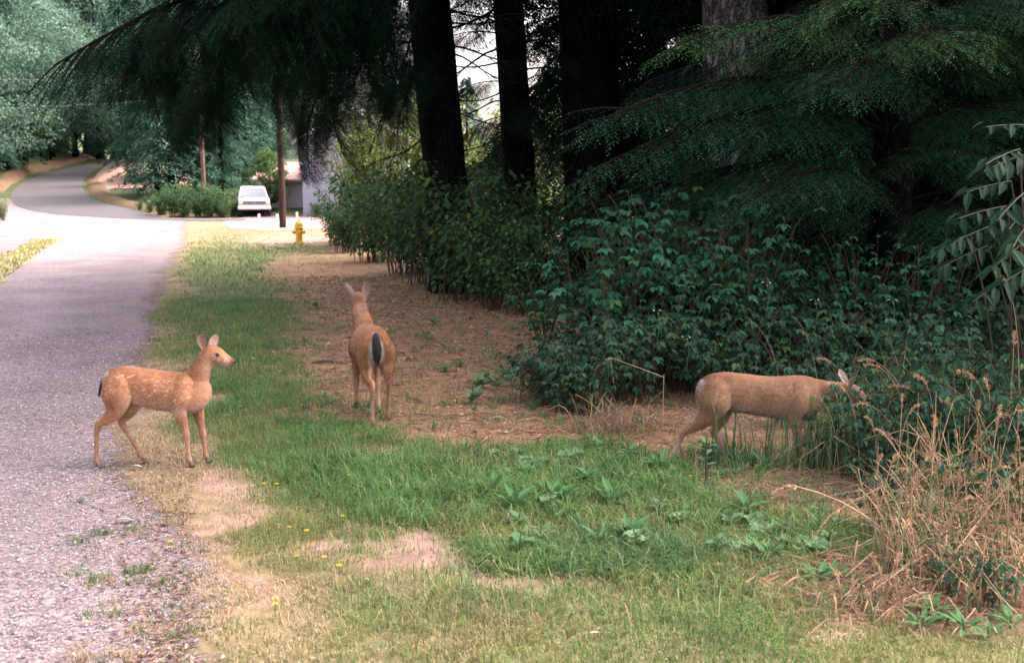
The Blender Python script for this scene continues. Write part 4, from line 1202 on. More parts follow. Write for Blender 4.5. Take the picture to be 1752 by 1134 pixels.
F_LEGS = [
    [(-.155, -.022, .592, .03, .02), (-.162, -.042, .545, .075, .040), (-.172, -.054, .46, .090, .054), (-.18, -.054, .40, .070, .045), (-.205, -.053, .345, .046, .032), (-.25, -.053, .308, .030, .021), (-.293, -.053, .284, .0245, .017), (-.309, -.053, .25, .0185, .0135), (-.316, -.053, .18, .0145, .0115), (-.322, -.053, .10, .0135, .0115), (-.326, -.053, .055, .0165, .0135), (-.312, -.053, .03, .0135, .012)],
    [(-.135, .022, .585, .03, .02), (-.14, .042, .53, .072, .040), (-.13, .05, .44, .078, .05), (-.118, .052, .39, .060, .042), (-.135, .053, .345, .042, .03), (-.165, .053, .31, .029, .021), (-.193, .053, .285, .0235, .017), (-.186, .053, .25, .0185, .0135), (-.150, .053, .18, .0145, .0115), (-.108, .053, .10, .0135, .0115), (-.086, .053, .055, .0165, .0135), (-.070, .053, .03, .0135, .012)],
    [(.245, -.018, .575, .025, .018), (.228, -.042, .53, .058, .036), (.205, -.056, .44, .066, .046), (.193, -.052, .37, .045, .033), (.203, -.05, .31, .033, .025), (.214, -.048, .25, .024, .0195), (.223, -.046, .195, .0225, .018), (.226, -.046, .155, .016, .0135), (.23, -.046, .09, .0135, .0115), (.232, -.046, .052, .0165, .0135), (.242, -.046, .03, .0135, .012)],
    [(.262, .018, .56, .025, .018), (.258, .040, .50, .056, .036), (.264, .05, .42, .054, .042), (.272, .052, .36, .042, .033), (.284, .05, .30, .031, .025), (.293, .048, .24, .023, .0195), (.300, .046, .185, .022, .018), (.304, .046, .15, .016, .0135), (.310, .046, .09, .0135, .0115), (.313, .046, .052, .0165, .0135), (.323, .046, .03, .0135, .012)]]
sr = np.random.default_rng(21)
def fawn_spots():
    pts = []
    for s in (-1, 1):
        for x in np.arange(-.20, .30, .034): pts.append((x + sr.normal(0, .005), s, .052 + sr.normal(0, .006), sr.uniform(.0038, .006)))
        for _ in range(85):
            x = sr.uniform(-.235, .29); pts.append((x, s, sr.uniform(.075, .19 if x < .05 else .16), sr.uniform(.003, .0062)))
    return pts
SPOTS = fawn_spots()
def fawn_coat(V, N):
    x, y, z = V.T
    bz = np.interp(x, [s[0] for s in F_BODY], [s[1] for s in F_BODY]); bb = np.interp(x, [s[0] for s in F_BODY], [s[2] for s in F_BODY])
    C = np.repeat(RED[None], len(V), 0)
    n = fbm(x * 22 + y * 7, z * 22, 4)
    C = C * (.85 + .3 * n)[:, None]
    inb = sstep(.36, .26, x) * sstep(.31, .35, z)
    C = lerpc(C, DARKR * 1.15, sstep(.05, .0, bz - z) * inb * .75)
    C = lerpc(C, PALE, sstep(.12, .0, z - bb) * inb * sstep(-.20, -.06, x) * .8)
    C = lerpc(C, PALE * .95, sstep(.33, .2, z) * .45)
    C = lerpc(C, PALE * 1.1, sstep(.2, .9, -N[:, 2]) * (z < .42) * .4)
    throat = sstep(.1, .8, N[:, 0]) * (x > .28) * (z > .36) * (z < .63)
    C = lerpc(C, PALE, throat * .5)
    face = (x > .33) & (z > .60)
    C = lerpc(C, PALE * 1.02, face * sstep(.55, -.6, N[:, 2]) * .65)
    C = lerpc(C, np.array([.06, .045, .04]), face * sstep(.492, .515, x) * .9)
    C = lerpc(C, PALE * 1.2, face * sstep(.455, .475, x) * sstep(.50, .48, x) * (N[:, 2] < .3) * .7)
    C = lerpc(C, DARKR, face * (x < .45) * sstep(.3, .9, N[:, 2]) * .6)
    C = lerpc(C, np.array([.55, .43, .36]), (x < -.225) * (z > .38) * sstep(.06, .02, np.abs(y)) * .8)
    bodyz = (z > .40) & (x < .31)
    f = np.zeros(len(V))
    for (sx, s, dz, r_) in SPOTS:
        zz = np.interp(sx, [q[0] for q in F_BODY], [q[1] for q in F_BODY]) - dz
        d = np.sqrt((x - sx) ** 2 + (z - zz) ** 2)
        f = np.maximum(f, sstep(r_ * 1.3, r_ * .6, d) * (y * s > 0))
    C = lerpc(C, np.array([.60, .44, .35]), f * bodyz * .78)
    return C
FAWN = dict(body=F_BODY, neck=F_NECK, head=F_HEAD, legs=F_LEGS, coat=fawn_coat, voxel=.0055, hairs=30000,
            ears=[((.350, -.030, .728), (rad(18), rad(-16), rad(25)), .118, .072), ((.372, .030, .726), (rad(-25), rad(34), rad(25)), .105, .066)],
            ear_out=(.16, .09, .06), ear_in=(.32, .20, .16), eyes=[(.426, -.0335, .697), (.426, .0335, .697)], nose=(.517, 0, .644),
            tail_col=(.055, .04, .03), tail=[(-.245, 0, .565, .014, .016), (-.268, 0, .545, .014, .018), (-.286, 0, .505, .012, .017), (-.298, 0, .465, .004, .006)])
pf = at(262, 796)
deer('spotted_fawn', 'small spotted fawn standing side-on at the edge of the gravel road', (pf.x, pf.y, .0), rad(4), FAWN, 'fawn')

# ---- doe, walking away (her own +X is forward)
D_BODY = [(-.335, .60, .55, .03), (-.31, .665, .50, .085), (-.25, .705, .46, .118), (-.16, .722, .44, .132), (-.06, .715, .415, .150), (.05, .70, .395, .158), (.15, .69, .392, .148), (.25, .69, .39, .125), (.33, .685, .40, .105), (.39, .665, .43, .08), (.43, .61, .49, .05), (.45, .57, .53, .02)]
D_NECK = [(.28, .0, .59, .115, .088), (.37, .01, .655, .092, .076), (.44, .02, .72, .075, .068), (.485, .03, .775, .066, .062), (.51, .035, .82, .062, .058)]
D_HEAD = [(.455, .035, .838, .03, .03), (.475, .035, .842, .058, .056), (.515, .036, .84, .066, .066), (.555, .037, .825, .060, .058), (.595, .038, .803, .046, .038), (.635, .039, .782, .036, .029), (.67, .04, .765, .031, .025), (.69, .04, .757, .018, .016)]
def leg_h(x, y, fx, k=1.0, yl=None):
    """hind leg with hock swung to fx"""
    yl = y if yl is None else yl
    return [(x + .05, y * .4, .675, .035, .025), (x + .042, y * .72, .615, .092, .052), (x + .03, y, .53, .105, .068), (x + .015, y, .46, .085, .058), (x - .01, y, .40, .056, .042), (x - .05 + fx * .35, y, .355, .036, .029), (x - .085 + fx * .55, yl, .325, .029, .024), (x - .088 + fx * .65, yl, .28, .022, .018), (x - .075 + fx * .8, yl, .20, .017, .0155), (x - .06 + fx * .95, yl, .11, .016, .015), (x - .055 + fx, yl, .06, .020, .018), (x - .035 + fx, yl, .03, .016, .015)]
def leg_f(x, y, fx):
    return [(x + .01, y * .4, .655, .03, .02), (x, y * .75, .58, .075, .044), (x - .005, y, .49, .07, .05), (x - .01, y, .42, .052, .04), (x, y, .35, .038, .030), (x + fx * .4, y, .28, .027, .024), (x + fx * .6, y, .225, .027, .023), (x + fx * .68, y, .18, .019, .0165), (x + fx * .85, y, .105, .016, .0145), (x + fx * .95, y, .06, .020, .017), (x + fx + .012, y, .03, .016, .015)]
D_LEGS = [leg_h(-.235, .06, -.03, yl=.034), leg_h(-.20, -.095, .17, yl=-.105), leg_f(.28, .085, .08), leg_f(.27, -.07, -.08)]
def doe_coat(V, N):
    x, y, z = V.T
    C = np.repeat(np.array([[.31, .143, .062]]), len(V), 0) * (.85 + .3 * fbm(x * 20 + y * 11, z * 20, 8))[:, None]
    C = lerpc(C, np.array([.20, .082, .03]), sstep(.60, .71, z) * (x < .3) * .8)
    C = lerpc(C, PALE * .9, sstep(.36, .18, z) * .55)
    # pale rump beside the tail and down the inside of the thighs
    ry = np.interp(z, [.40, .5, .62, .68], [.05, .075, .06, .02])
    C = lerpc(C, np.array([.58, .46, .40]), sstep(ry, ry * .55, np.abs(y)) * (x < -.20) * (z > .42) * (z < .69) * .9)
    C = lerpc(C, PALE * 1.1, (z < .5) * (z > .3) * (x < 0) * sstep(.02, .6, -N[:, 1] * np.sign(y)) * .7)
    C = lerpc(C, PALE, sstep(.2, .9, -N[:, 2]) * (z < .5) * (z > .36) * .8)
    C = lerpc(C, np.array([.05, .035, .03]), (x > .2) * (y > .03) * sstep(.10, .05, z) * .9)
    C = lerpc(C, np.array([.34, .2, .14]), (z > .74) * .6)
    return C
DOE = dict(body=D_BODY, neck=D_NECK, head=D_HEAD, legs=D_LEGS, coat=doe_coat, voxel=.007, hairs=30000,
           ears=[((.478, .078, .862), (rad(30), 0, rad(150)), .135, .085), ((.472, -.008, .866), (0, rad(14), rad(-78)), .135, .09)],
           ear_out=(.16, .105, .08), ear_in=(.20, .14, .11), eyes=[(.56, .083, .838), (.56, -.008, .838)], nose=(.688, .04, .762),
           tail=[(-.315, 0, .680, .020, .020), (-.348, 0, .65, .022, .027), (-.366, 0, .59, .021, .034), (-.368, 0, .535, .017, .029), (-.362, 0, .49, .004, .007)])
pd = at(634, 722)
deer('doe', 'doe seen from behind with a black tail walking away over the brown leaf litter', (pd.x, pd.y + .1, 0), rad(90 + 14), DOE, 'doe')

# ---- third deer, head down, walking right through the weeds
T_BODY = [(-.378, .485, .44, .02), (-.36, .53, .38, .065), (-.30, .566, .335, .092), (-.21, .578, .335, .092), (-.10, .567, .325, .092), (.02, .552, .305, .106), (.13, .548, .288, .110), (.22, .553, .276, .10), (.30, .548, .275, .088), (.36, .53, .31, .07), (.40, .50, .36, .045), (.425, .46, .40, .02)]
T_NECK = [(.29, -.0, .45, .095, .065), (.38, -.005, .45, .078, .056), (.46, -.012, .452, .062, .05), (.53, -.02, .455, .056, .046), (.57, -.025, .452, .053, .044)]
T_HEAD = [(.548, -.025, .460, .03, .03), (.565, -.026, .455, .05, .043), (.592, -.028, .436, .057, .05), (.620, -.03, .405, .052, .045), (.642, -.032, .368, .042, .034), (.662, -.034, .332, .034, .027), (.678, -.035, .302, .029, .023), (.685, -.035, .287, .017, .014)]
T_LEGS = [
    [(-.255, -.024, .55, .03, .02), (-.268, -.050, .495, .095, .048), (-.295, -.066, .40, .105, .064), (-.325, -.062, .335, .075, .05), (-.375, -.062, .285, .048, .036), (-.43, -.062, .25, .033, .026), (-.482, -.062, .222, .027, .021), (-.50, -.062, .185, .020, .016), (-.522, -.062, .125, .016, .0145), (-.545, -.062, .07, .0155, .0145), (-.558, -.062, .05, .018, .016), (-.548, -.062, .03, .015, .014)],
    [(-.24, .024, .54, .03, .02), (-.25, .05, .47, .08, .046), (-.225, .06, .38, .085, .055), (-.205, .062, .32, .062, .045), (-.215, .062, .265, .04, .032), (-.24, .062, .225, .03, .025), (-.26, .062, .19, .026, .021), (-.245, .062, .155, .019, .016), (-.21, .062, .10, .0155, .0145), (-.18, .062, .06, .0165, .015), (-.165, .062, .03, .015, .014)],
    [(.26, -.02, .535, .025, .018), (.243, -.050, .485, .066, .042), (.22, -.068, .38, .075, .054), (.22, -.062, .30, .047, .037), (.228, -.06, .24, .034, .027), (.235, -.058, .19, .026, .022), (.242, -.056, .15, .025, .021), (.247, -.056, .115, .018, .016), (.255, -.056, .07, .0155, .0145), (.258, -.056, .05, .018, .016), (.268, -.056, .03, .015, .014)],
    [(.255, .02, .52, .025, .018), (.25, .046, .46, .064, .042), (.275, .06, .37, .056, .046), (.31, .062, .325, .042, .035), (.345, .06, .285, .031, .026), (.365, .058, .255, .025, .021), (.36, .056, .225, .0195, .017), (.34, .056, .18, .016, .0145), (.325, .056, .155, .018, .016), (.31, .056, .135, .015, .014)]]
def third_coat(V, N):
    x, y, z = V.T
    C = np.repeat(np.array([[.215, .118, .066]]), len(V), 0) * (.82 + .36 * fbm(x * 18 + y * 9, z * 18, 15))[:, None]
    bz = np.interp(x, [s[0] for s in T_BODY], [s[1] for s in T_BODY]); bb = np.interp(x, [s[0] for s in T_BODY], [s[2] for s in T_BODY])
    C = lerpc(C, np.array([.19, .078, .040]), sstep(.07, .0, bz - z) * (x < .4) * .7)
    C = lerpc(C, PALE * .85, sstep(.13, .0, z - bb) * sstep(-.28, -.1, x) * sstep(.42, .3, x) * .6)
    C = lerpc(C, PALE * .9, sstep(.26, .15, z) * .5)
    C = lerpc(C, np.array([.55, .46, .42]), sstep(-.335, -.36, x) * (z > .28) * sstep(.085, .03, np.abs(y)) * .75)
    for (sx, s_, dz, r_) in SPOTS[::2]:
        d = np.sqrt((x - sx * 1.25) ** 2 + (z - (np.interp(sx * 1.25, [q[0] for q in T_BODY], [q[1] for q in T_BODY]) - dz * 1.1)) ** 2)
        C = lerpc(C, np.array([.44, .31, .25]), sstep(r_ * 1.6, r_ * .5, d) * (y * s_ > 0) * (z > .36) * (x < .36) * .4)
    C = lerpc(C, np.array([.22, .14, .105]), (x > .56) * .7)
    C = lerpc(C, np.array([.06, .045, .04]), (x > .55) * sstep(.36, .335, z) * .9)
    return C
THIRD = dict(body=T_BODY, neck=T_NECK, head=T_HEAD, legs=T_LEGS, coat=third_coat, voxel=.0065, hairs=26000,
             ears=[((.560, -.060, .487), (rad(35), rad(-30), rad(20)), .11, .06), ((.565, .005, .493), (rad(-28), rad(-20), rad(20)), .11, .06)],
             ear_out=(.20, .12, .09), ear_in=(.42, .30, .25), eyes=[(.622, -.068, .415), (.622, .010, .415)], nose=(.687, -.035, .294),
             tail_col=(.20, .12, .085), tail=[(-.358, 0, .505, .012, .018), (-.378, 0, .48, .013, .02), (-.384, 0, .44, .011, .018), (-.378, 0, .40, .004, .006)])
p3 = at(1294, 791)
deer('grazing_deer', 'reddish deer with lowered head half hidden by tall grass at the bramble edge', (p3.x, p3.y, 0), rad(3), THIRD, 'third')
# ------------------------------------------------------------------ broad-leaved plants
def leaf_full(m, P, D, N, L, W, C):
    """pointed leaf with a folded midrib and drooping tip, 8 triangles each (vectorised)"""
    P = np.asarray(P, float); k = len(P); D = unit(np.asarray(D, float)); S = unit(np.cross(D, N)); N = np.cross(S, D)
    L = np.broadcast_to(np.asarray(L, float), (k,))[:, None]; W = np.broadcast_to(np.asarray(W, float), (k,))[:, None]
    rows = []
    for u, wv in ((0, .0), (.28, .85), (.62, .78), (1.0, 0)):
        c = P + D * L * u - N * L * (.22 * u * u)
        rows.append((c, wv))
    V = np.stack([rows[0][0], rows[1][0], rows[1][0] + S * W * .5 * rows[1][1] + N * W * .13, rows[1][0] - S * W * .5 * rows[1][1] + N * W * .13,
                  rows[2][0], rows[2][0] + S * W * .5 * rows[2][1] + N * W * .11, rows[2][0] - S * W * .5 * rows[2][1] + N * W * .11, rows[3][0]], 1)
    C = np.broadcast_to(np.asarray(C, float), (k, 3))
    b = np.arange(k)[:, None] * 8
    g = m.n
    m.add(V.reshape(-1, 3), [], np.repeat(C, 8, 0))
    m.f += [b + np.array([q]) + g for q in ((0, 2, 1), (0, 1, 3), (1, 5, 4), (1, 4, 6), (4, 5, 7), (4, 7, 6))]
    m.f += [b + np.array([q]) + g for q in ((1, 2, 5), (3, 1, 6))]

def bush_mesh(name, seed, h, w_, nl, ll, col, ncane=16, tri=True, arch=.6, up=.3):
    """shrub of arching canes with leaves in threes"""
    rng = np.random.default_rng(seed); m = MB()
    P, D, N, L, C = [], [], [], [], []
    per = max(3, nl // ncane // (3 if tri else 1))
    for k in range(ncane):
        az = rng.uniform(0, 2 * PI); hh = h * rng.uniform(.55, 1.08); rr = w_ * rng.uniform(.25, 1.0)
        b = np.array([rng.normal(0, .15) * w_, rng.normal(0, .15) * w_, 0])
        q = np.linspace(0, 1, 9)
        pts = np.stack([b[0] + math.cos(az) * rr * q ** 1.4, b[1] + math.sin(az) * rr * q ** 1.4, hh * (q * (1 + arch) - arch * q ** 2.2)], 1)
        m.tube(pts, .008 * (1 - .7 * q) * (.5 + h * .4), (.09, .06, .04), n=5, cap=False)
        for j in range(per):
            u = rng.uniform(.12, 1.0)
            p = np.array([np.interp(u, q, pts[:, e]) for e in range(3)])
            la = rng.uniform(0, 2 * PI)
            o = np.array([math.cos(la), math.sin(la), rng.uniform(-.1, .7)]) * rng.uniform(.04, .16) * (h ** .5) * 1.2
            pe = p + o; dd = unit(o + np.array([0, 0, -.08]))
            cc = np.array(col) * rng.uniform(.55, 1.35); hu = rng.uniform(); cc = cc * (np.array([1.7, 1.25, .8]) if hu < .13 else (np.array([.8, .95, 1.1]) if hu < .4 else 1))
            if tri:
                lat = unit(np.cross(dd, [0, 0, 1.0]))
                for s in (-1, 0, 1):
                    P.append(pe); D.append(dd * (1 if s == 0 else .45) + lat * s * .9 + np.array([0, 0, -.2])); N.append(np.array([0, 0, 1.0]) + o * 2 + rng.normal(0, .3, 3)); L.append(ll * rng.uniform(.75, 1.15) * (1.1 if s == 0 else .9)); C.append(cc)
            else:
                P.append(pe); D.append(dd + np.array([0, 0, -.25])); N.append(np.array([0, 0, 1.0]) + o * 2 + rng.normal(0, .35, 3)); L.append(ll * rng.uniform(.7, 1.2)); C.append(cc)
    L = np.array(L)
    leaf_full(m, np.array(P), np.array(D), np.array(N), L, L * .62, np.array(C))
    me = m.mesh(name); me.materials.append(M_LEAF)
    return me

def put_bush(name, me, loc, label, cat, group=None, s=1.0, rz=None, sz=1.0):
    o = bpy.data.objects.new(name, me); COL.objects.link(o)
    o.location = loc; o.rotation_euler = (0, 0, random.uniform(0, 6.28) if rz is None else rz); o.scale = (s, s, s * sz)
    return tag(o, label, cat, group)

C_BRAM = (.028, .075, .042); C_SALM = (.032, .108, .054); C_LITB = (.075, .135, .045); C_YEL = (.135, .19, .05)
BRAM = [bush_mesh('bramble', 200 + k, .85, .62, 330, .085, C_BRAM, 16, True, .75) for k in range(4)]
SALM = [bush_mesh('salmonberry_shrub', 210 + k, 1.35, .60, 560, .078, C_SALM, 18, True, .4) for k in range(3)]
GRNB = [bush_mesh('roadside_shrub', 220 + k, 2.0, 1.25, 1500, .12, (.050, .112, .042), 34, False, .45) for k in range(3)]
YELB = [bush_mesh('yellow_green_shrub', 230 + k, 3.8, 1.5, 2100, .16, C_YEL, 36, False, .25) for k in range(2)]

# roadside shrubs from the hydrant back to the wood
_o = ['first', 'second', 'third', 'fourth', 'fifth', 'sixth', 'seventh']
SHL = [_o[k] + ' dark leafy shrub from the hydrant in the front row below the conifer trunks' for k in range(7)] + [_o[k] + ' shrub from the house in the back row, half hidden behind the front shrubs' for k in range(5)] + ['low rounded shrub right behind the yellow hydrant']
for k, (px, py, s, kind) in enumerate([(597, 432, .85, 0), (640, 448, 1.0, 1), (690, 468, 1.0, 2), (738, 488, 1.0, 0), (792, 515, 1.0, 1), (840, 528, .72, 2), (890, 540, .66, 0), (680, 440, .8, 1), (745, 458, .9, 2), (800, 475, .95, 0), (870, 500, .95, 1), (950, 512, .95, 2), (575, 420, .7, 1)]):
    p = at(px, py)
    lab = ['dark leafy shrub of the row between the hydrant and the conifer trunks'] * 20
    put_bush('roadside_shrub', GRNB[kind], p, SHL[k], 'shrub', 'shrubs along the edge of the wood' if k != 12 else None, s)
for k, (px, py, s, lab) in enumerate([(645, 424, 1.1, 'tall yellow-green shrub in front of the pale house wall'), (600, 415, .95, 'lower yellow-green shrub at the left foot of the tall one before the pale house'), (700, 420, 1.2, 'sunlit yellow-green shrub seen left of the leftmost conifer trunk'), (765, 410, 1.25, 'sunlit yellow-green shrub glowing behind the two left conifer trunks'),
                                      (905, 412, 1.2, 'green shrub showing between the slim trunk and the broadest trunk'), (840, 410, .9, 'yellow-green shrub low behind the slim conifer trunk')]):
    p = at(px, py)
    put_bush('yellow_green_shrub', YELB[k % 2], p, lab, 'shrub', None, s)
for k, (px, py, s, lab) in enumerate([(345, 372, 1.0, 'low green shrub in front of the reddish utility pole'), (378, 372, .9, 'low green shrub left of the white truck'), (310, 371, .8, 'low green shrub just right of the white roadside marker post'), (541, 371, .42, 'small dark shrub at the foot of the house wall'), (5, 378, .85, 'yellowish shrub at the left edge beside the turnout'), (412, 366, .8, 'dark green shrub behind the left side of the white truck')]):
    p = at(px, py)
    put_bush('yellow_green_shrub' if k == 4 else 'roadside_shrub', YELB[0] if k == 4 else GRNB[k % 3], p, lab, 'shrub', None, s * (.42 if k == 4 else 1))

for k in range(13):
    px = 240 + k * 13.0 + (k * 37 % 11); py = 360 + 11 * min(1, k / 4.0) + (k % 3)
    put_bush('roadside_shrub', GRNB[k % 3], at(px, py), 'low green shrub in the row along the inside of the bend under the conifers', 'shrub', 'low shrubs along the inside of the bend', [.35, .8, .5, .95, .6][k * 7 % 5])
# salmonberry in front of the wood, left of the hemlock
for k, (x, y, s) in enumerate([(.75, 9.6, .95), (1.15, 9.2, 1.0), (1.6, 9.4, 1.05), (1.1, 10.2, 1.15), (1.7, 10.3, 1.2), (2.2, 9.7, 1.05), (2.7, 10.0, 1.0), (.9, 8.7, .72), (1.45, 8.5, .75), (2.35, 10.6, 1.2), (3.3, 9.6, .95), (3.9, 9.2, .95), (.35, 9.7, .8), (1.95, 8.7, .8), (1.0, 8.9, 1.15), (1.5, 8.9, 1.2), (2.0, 9.1, 1.15), (.7, 9.2, 1.0), (2.5, 9.2, 1.0), (3.0, 8.9, .9), (3.5, 8.8, .85), (1.3, 9.3, 1.2), (1.75, 9.5, 1.2)]):
    put_bush('salmonberry_shrub', SALM[k % 3], (x, y, 0), 'teal-green leafy shrub crowded under the hemlock boughs behind the brambles', 'shrub', 'leafy shrubs under the hemlock', s)

# bramble thicket, a mass nobody could count
def merged(name, protos, spots, mat, label, cat):
    m = MB()
    for (x, y, s, rz, k) in spots:
        me = protos[k % len(protos)]
        n = len(me.vertices); V = np.zeros(n * 3, np.float32); me.vertices.foreach_get('co', V); V = V.reshape(-1, 3)
        c = np.zeros(n * 4, np.float32); me.attributes['col'].data.foreach_get('color', c); c = c.reshape(-1, 4)[:, :3]
        ca, sa = math.cos(rz), math.sin(rz)
        W = np.stack([(V[:, 0] * ca - V[:, 1] * sa) * s + x, (V[:, 0] * sa + V[:, 1] * ca) * s + y, V[:, 2] * s], 1)
        lt = np.zeros(len(me.polygons), np.int32); me.polygons.foreach_get('loop_total', lt)
        ls = np.zeros(len(me.polygons), np.int32); me.polygons.foreach_get('loop_start', ls)
        li = np.zeros(len(me.loops), np.int32); me.loops.foreach_get('vertex_index', li)
        g = m.n; m.add(W, [], c * R.uniform(.8, 1.2))
        for q in (3, 4):
            b = ls[lt == q]
            if len(b): m.f.append(li[b[:, None] + np.arange(q)].astype(np.int64) + g)
    o = m.build(name, mat); tag(o, label, cat, None, 'stuff'); return o
sp = []
rb = np.random.default_rng(31)
for k in range(64):
    x = rb.uniform(.75, 4.6); y = rb.uniform(7.15, 9.3)
    if y < 7.1 + max(0, 1.3 - x) * .9: continue
    sp.append((x, y, rb.uniform(.75, 1.05) * (.62 + .17 * (y - 7.1)), rb.uniform(0, 6.28), k))
for k in range(26): sp.append((rb.uniform(2.1, 4.2), rb.uniform(5.6, 7.3), rb.uniform(.45, .7), rb.uniform(0, 6.28), k))
for k in range(10): sp.append((rb.uniform(.15, .9), rb.uniform(7.5, 8.6), rb.uniform(.4, .65), rb.uniform(0, 6.28), k))
merged('bramble_thicket', BRAM, sp, M_LEAF, 'dark green bramble thicket behind the grazing deer', 'brambles')

# elder at the right edge: leaves of paired leaflets, each leaflet a part
lm = MB(); leaf_full(lm, [[0, 0, 0]], [[1, 0, 0]], [[0, 0, 1.0]], .13, .043, (.007, .032, .016)); LEAFLET = lm.mesh('leaflet'); LEAFLET.materials.append(M_LEAF)
lm = MB(); leaf_full(lm, [[0, 0, 0]], [[1, 0, 0]], [[0, 0, 1.0]], .13, .043, (.014, .048, .021)); LEAFLET2 = lm.mesh('leaflet'); LEAFLET2.materials.append(M_LEAF)
def elder(loc, specs, label):
    t = thing('elder_shrub', label, 'shrub', loc)
    m = MB()
    for (tip, n, s, d, me) in specs:
        tip = Vector(tip); q = np.linspace(0, 1, 8)
        base = Vector((0, 0, 0)); P = np.array([base.lerp(tip, f) for f in q]); P[:, 2] += .12 * np.sin(q * PI)
        P[:, :2] += np.array([R.normal(0, .12), R.normal(.1, .1)]) * (1 - q)[:, None]
        m.tube(P, .008 * (1 - .7 * q) + .002, (.06, .06, .04), n=6)
        d = Vector(d).normalized()
        ra = [tip + d * (s * f) + Vector((0, 0, -.10 * s * f * f)) for f in np.linspace(0, 1, 6)]
        m.tube([tuple(p) for p in ra], .004, (.10, .12, .06), n=5)
        lat = d.cross(Vector((0, 0, 1))).normalized()
        for k in range(n):
            f = .12 + .8 * (k + random.uniform(-.3, .3)) / max(1, n - 1); p = tip + d * (s * f) + Vector((0, 0, -.10 * s * f * f))
            for sg in (-1, 1):
                dd = lat * sg * random.uniform(.6, 1.1) + d * random.uniform(.4, 1.0) + Vector((0, 0, -.3 + random.uniform(-.3, .25)))
                inst(me, 'leaflet', t, frame(p, dd, s=s * 3.5 * random.uniform(.7, 1.15), roll=random.uniform(-.6, .6)))
        inst(me, 'leaflet', t, frame(tip + d * s, d + Vector((0, 0, -.3)), s=s * 2.6))
    m.build('stem', M_TWIG, t)
def V3(p, base): return tuple(Vector(p) - Vector(base))
eb = (3.85, 7.3, 0)
def es(px, py, d, n, s, dr, me=LEAFLET): return (V3(atd(px, py, d), eb), n, s, dr, me)
elder(eb, [es(1745, 255, 6.0, 5, .36, (-.75, -.55, -.15)), es(1752, 330, 5.9, 4, .34, (-.7, -.6, -.35)), es(1725, 352, 6.2, 4, .36, (-.9, -.3, -.1)), es(1765, 375, 5.8, 5, .38, (-.6, -.7, -.3), LEAFLET2), es(1700, 385, 6.4, 4, .34, (-.9, -.3, -.25)),
           es(1770, 215, 6.3, 4, .34, (-.8, -.2, .05)), es(1790, 300, 6.1, 5, .4, (-.2, -.9, -.1)), es(1760, 410, 6.0, 4, .33, (-.8, -.4, -.4), LEAFLET2), es(1690, 420, 6.5, 5, .36, (-.9, -.2, -.3)), es(1740, 470, 6.3, 5, .36, (-.8, -.3, -.3)), es(1660, 400, 6.8, 5, .34, (-.8, -.5, -.2)), es(1770, 260, 6.6, 5, .4, (-.9, -.3, -.2)), es(1730, 310, 6.9, 5, .36, (-.9, -.3, -.1)), es(1775, 345, 6.5, 5, .4, (-.7, -.6, -.3)), es(1800, 440, 5.9, 5, .4, (-.8, -.4, -.2))],
      'elder shrub with paired bright leaflets reaching in from the right edge')

# ------------------------------------------------------------------ grass, straw and litter
def sample_area(n, y0, y1, margin=.6, gmax=9.0):
    y = np.sqrt(R.uniform(y0 ** 2, y1 ** 2, n))
    hw = np.minimum(y * .5 + margin, gmax)
    x = R.uniform(-1, 1, n) * hw
    return x, y

def off_road(x, y, pad=.0):
    edge = road_right(y) + (fbm(x * 3, y * 3, 12) - .5) * .35
    return x > edge + pad

def lawn():
    g = MB(); s = MB()
    for (n, y0, y1, wf, hf) in [(110000, 2.9, 5.6, 1.0, 1.0), (105000, 5.6, 9.0, 1.25, 1.0), (90000, 9.0, 16, 2.0, 1.05), (70000, 16, 48, 4.5, 1.2)]:
        x, y = sample_area(n, y0, y1, .6, 13)
        gr, li, ba, dr, lu = fields(x, y)
        ok = off_road(x, y)
        clump = fbm(x * 6, y * 6, 41) ; big = fbm(x * 1.6, y * 1.6, 44)
        pg = np.clip(gr * 1.1 + dr * .25 * (big > .5) - li * .5 + .05, 0, 1) * sstep(.24, .5, clump + .28 * gr + .12 * lu)
        k = ok & (R.uniform(0, 1, n) < pg) & ~((li > .6) & (clump < .62))
        P = np.stack([x, y, terrain(x, y) - .004], 1)[k]; m_ = k.sum()
        h = (.030 + .052 * gr[k] +   .06 * lu[k] * sstep(.4, .75, big[k])) * R.uniform(.55, 1.35, m_) * hf
        mixd = np.clip((1 - gr[k]) * .58 + R.normal(0, .3, m_) + .45 * sstep(.58, .38, big[k]), 0, 1)[:, None]
        C = (np.array([.098, .20, .062]) * (1 - mixd) + np.array([.27, .235, .105]) * mixd) * R.uniform(.7, 1.3, (m_, 1))
        g.blades(P, R.uniform(0, 2 * PI, m_), h, (.0042 + .0018 * lu[k]) * wf, R.uniform(.25, 1.15, m_), C)
        # dry blades
        pd_ = np.clip(dr * .9 + ba * .25 + gr * .12 + li * .3, 0, 1) * sstep(.2, .5, fbm(x * 5 + 9, y * 5, 52))
        k = ok & (R.uniform(0, 1, n) < pd_ * .75)
        P = np.stack([x, y, terrain(x, y) - .002], 1)[k]; m_ = k.sum()
        h = R.uniform(.02, .055, m_) * hf * (1 + .8 * li[k])
        tone = R.uniform(0, 1, (m_, 1))
        lit = li[k][:, None]
        C = (np.array([.42, .33, .19]) * (1 - tone) + np.array([.50, .35, .26]) * tone) * (1 - .45 * lit) + np.array([.17, .08, .05]) * lit * .4
        C = C * R.uniform(.7, 1.2, (m_, 1))
        s.blades(P, R.uniform(0, 2 * PI, m_), h, .0034 * wf, R.uniform(.6, 1.5, m_), C)
    tag(g.build('lawn_grass', M_GRASS), 'short green grass growing along the verge', 'grass', None, 'stuff')
    tag(s.build('dry_grass', M_STRAW), 'short dry yellowed grass along the gravel edge', 'dry grass', None, 'stuff')
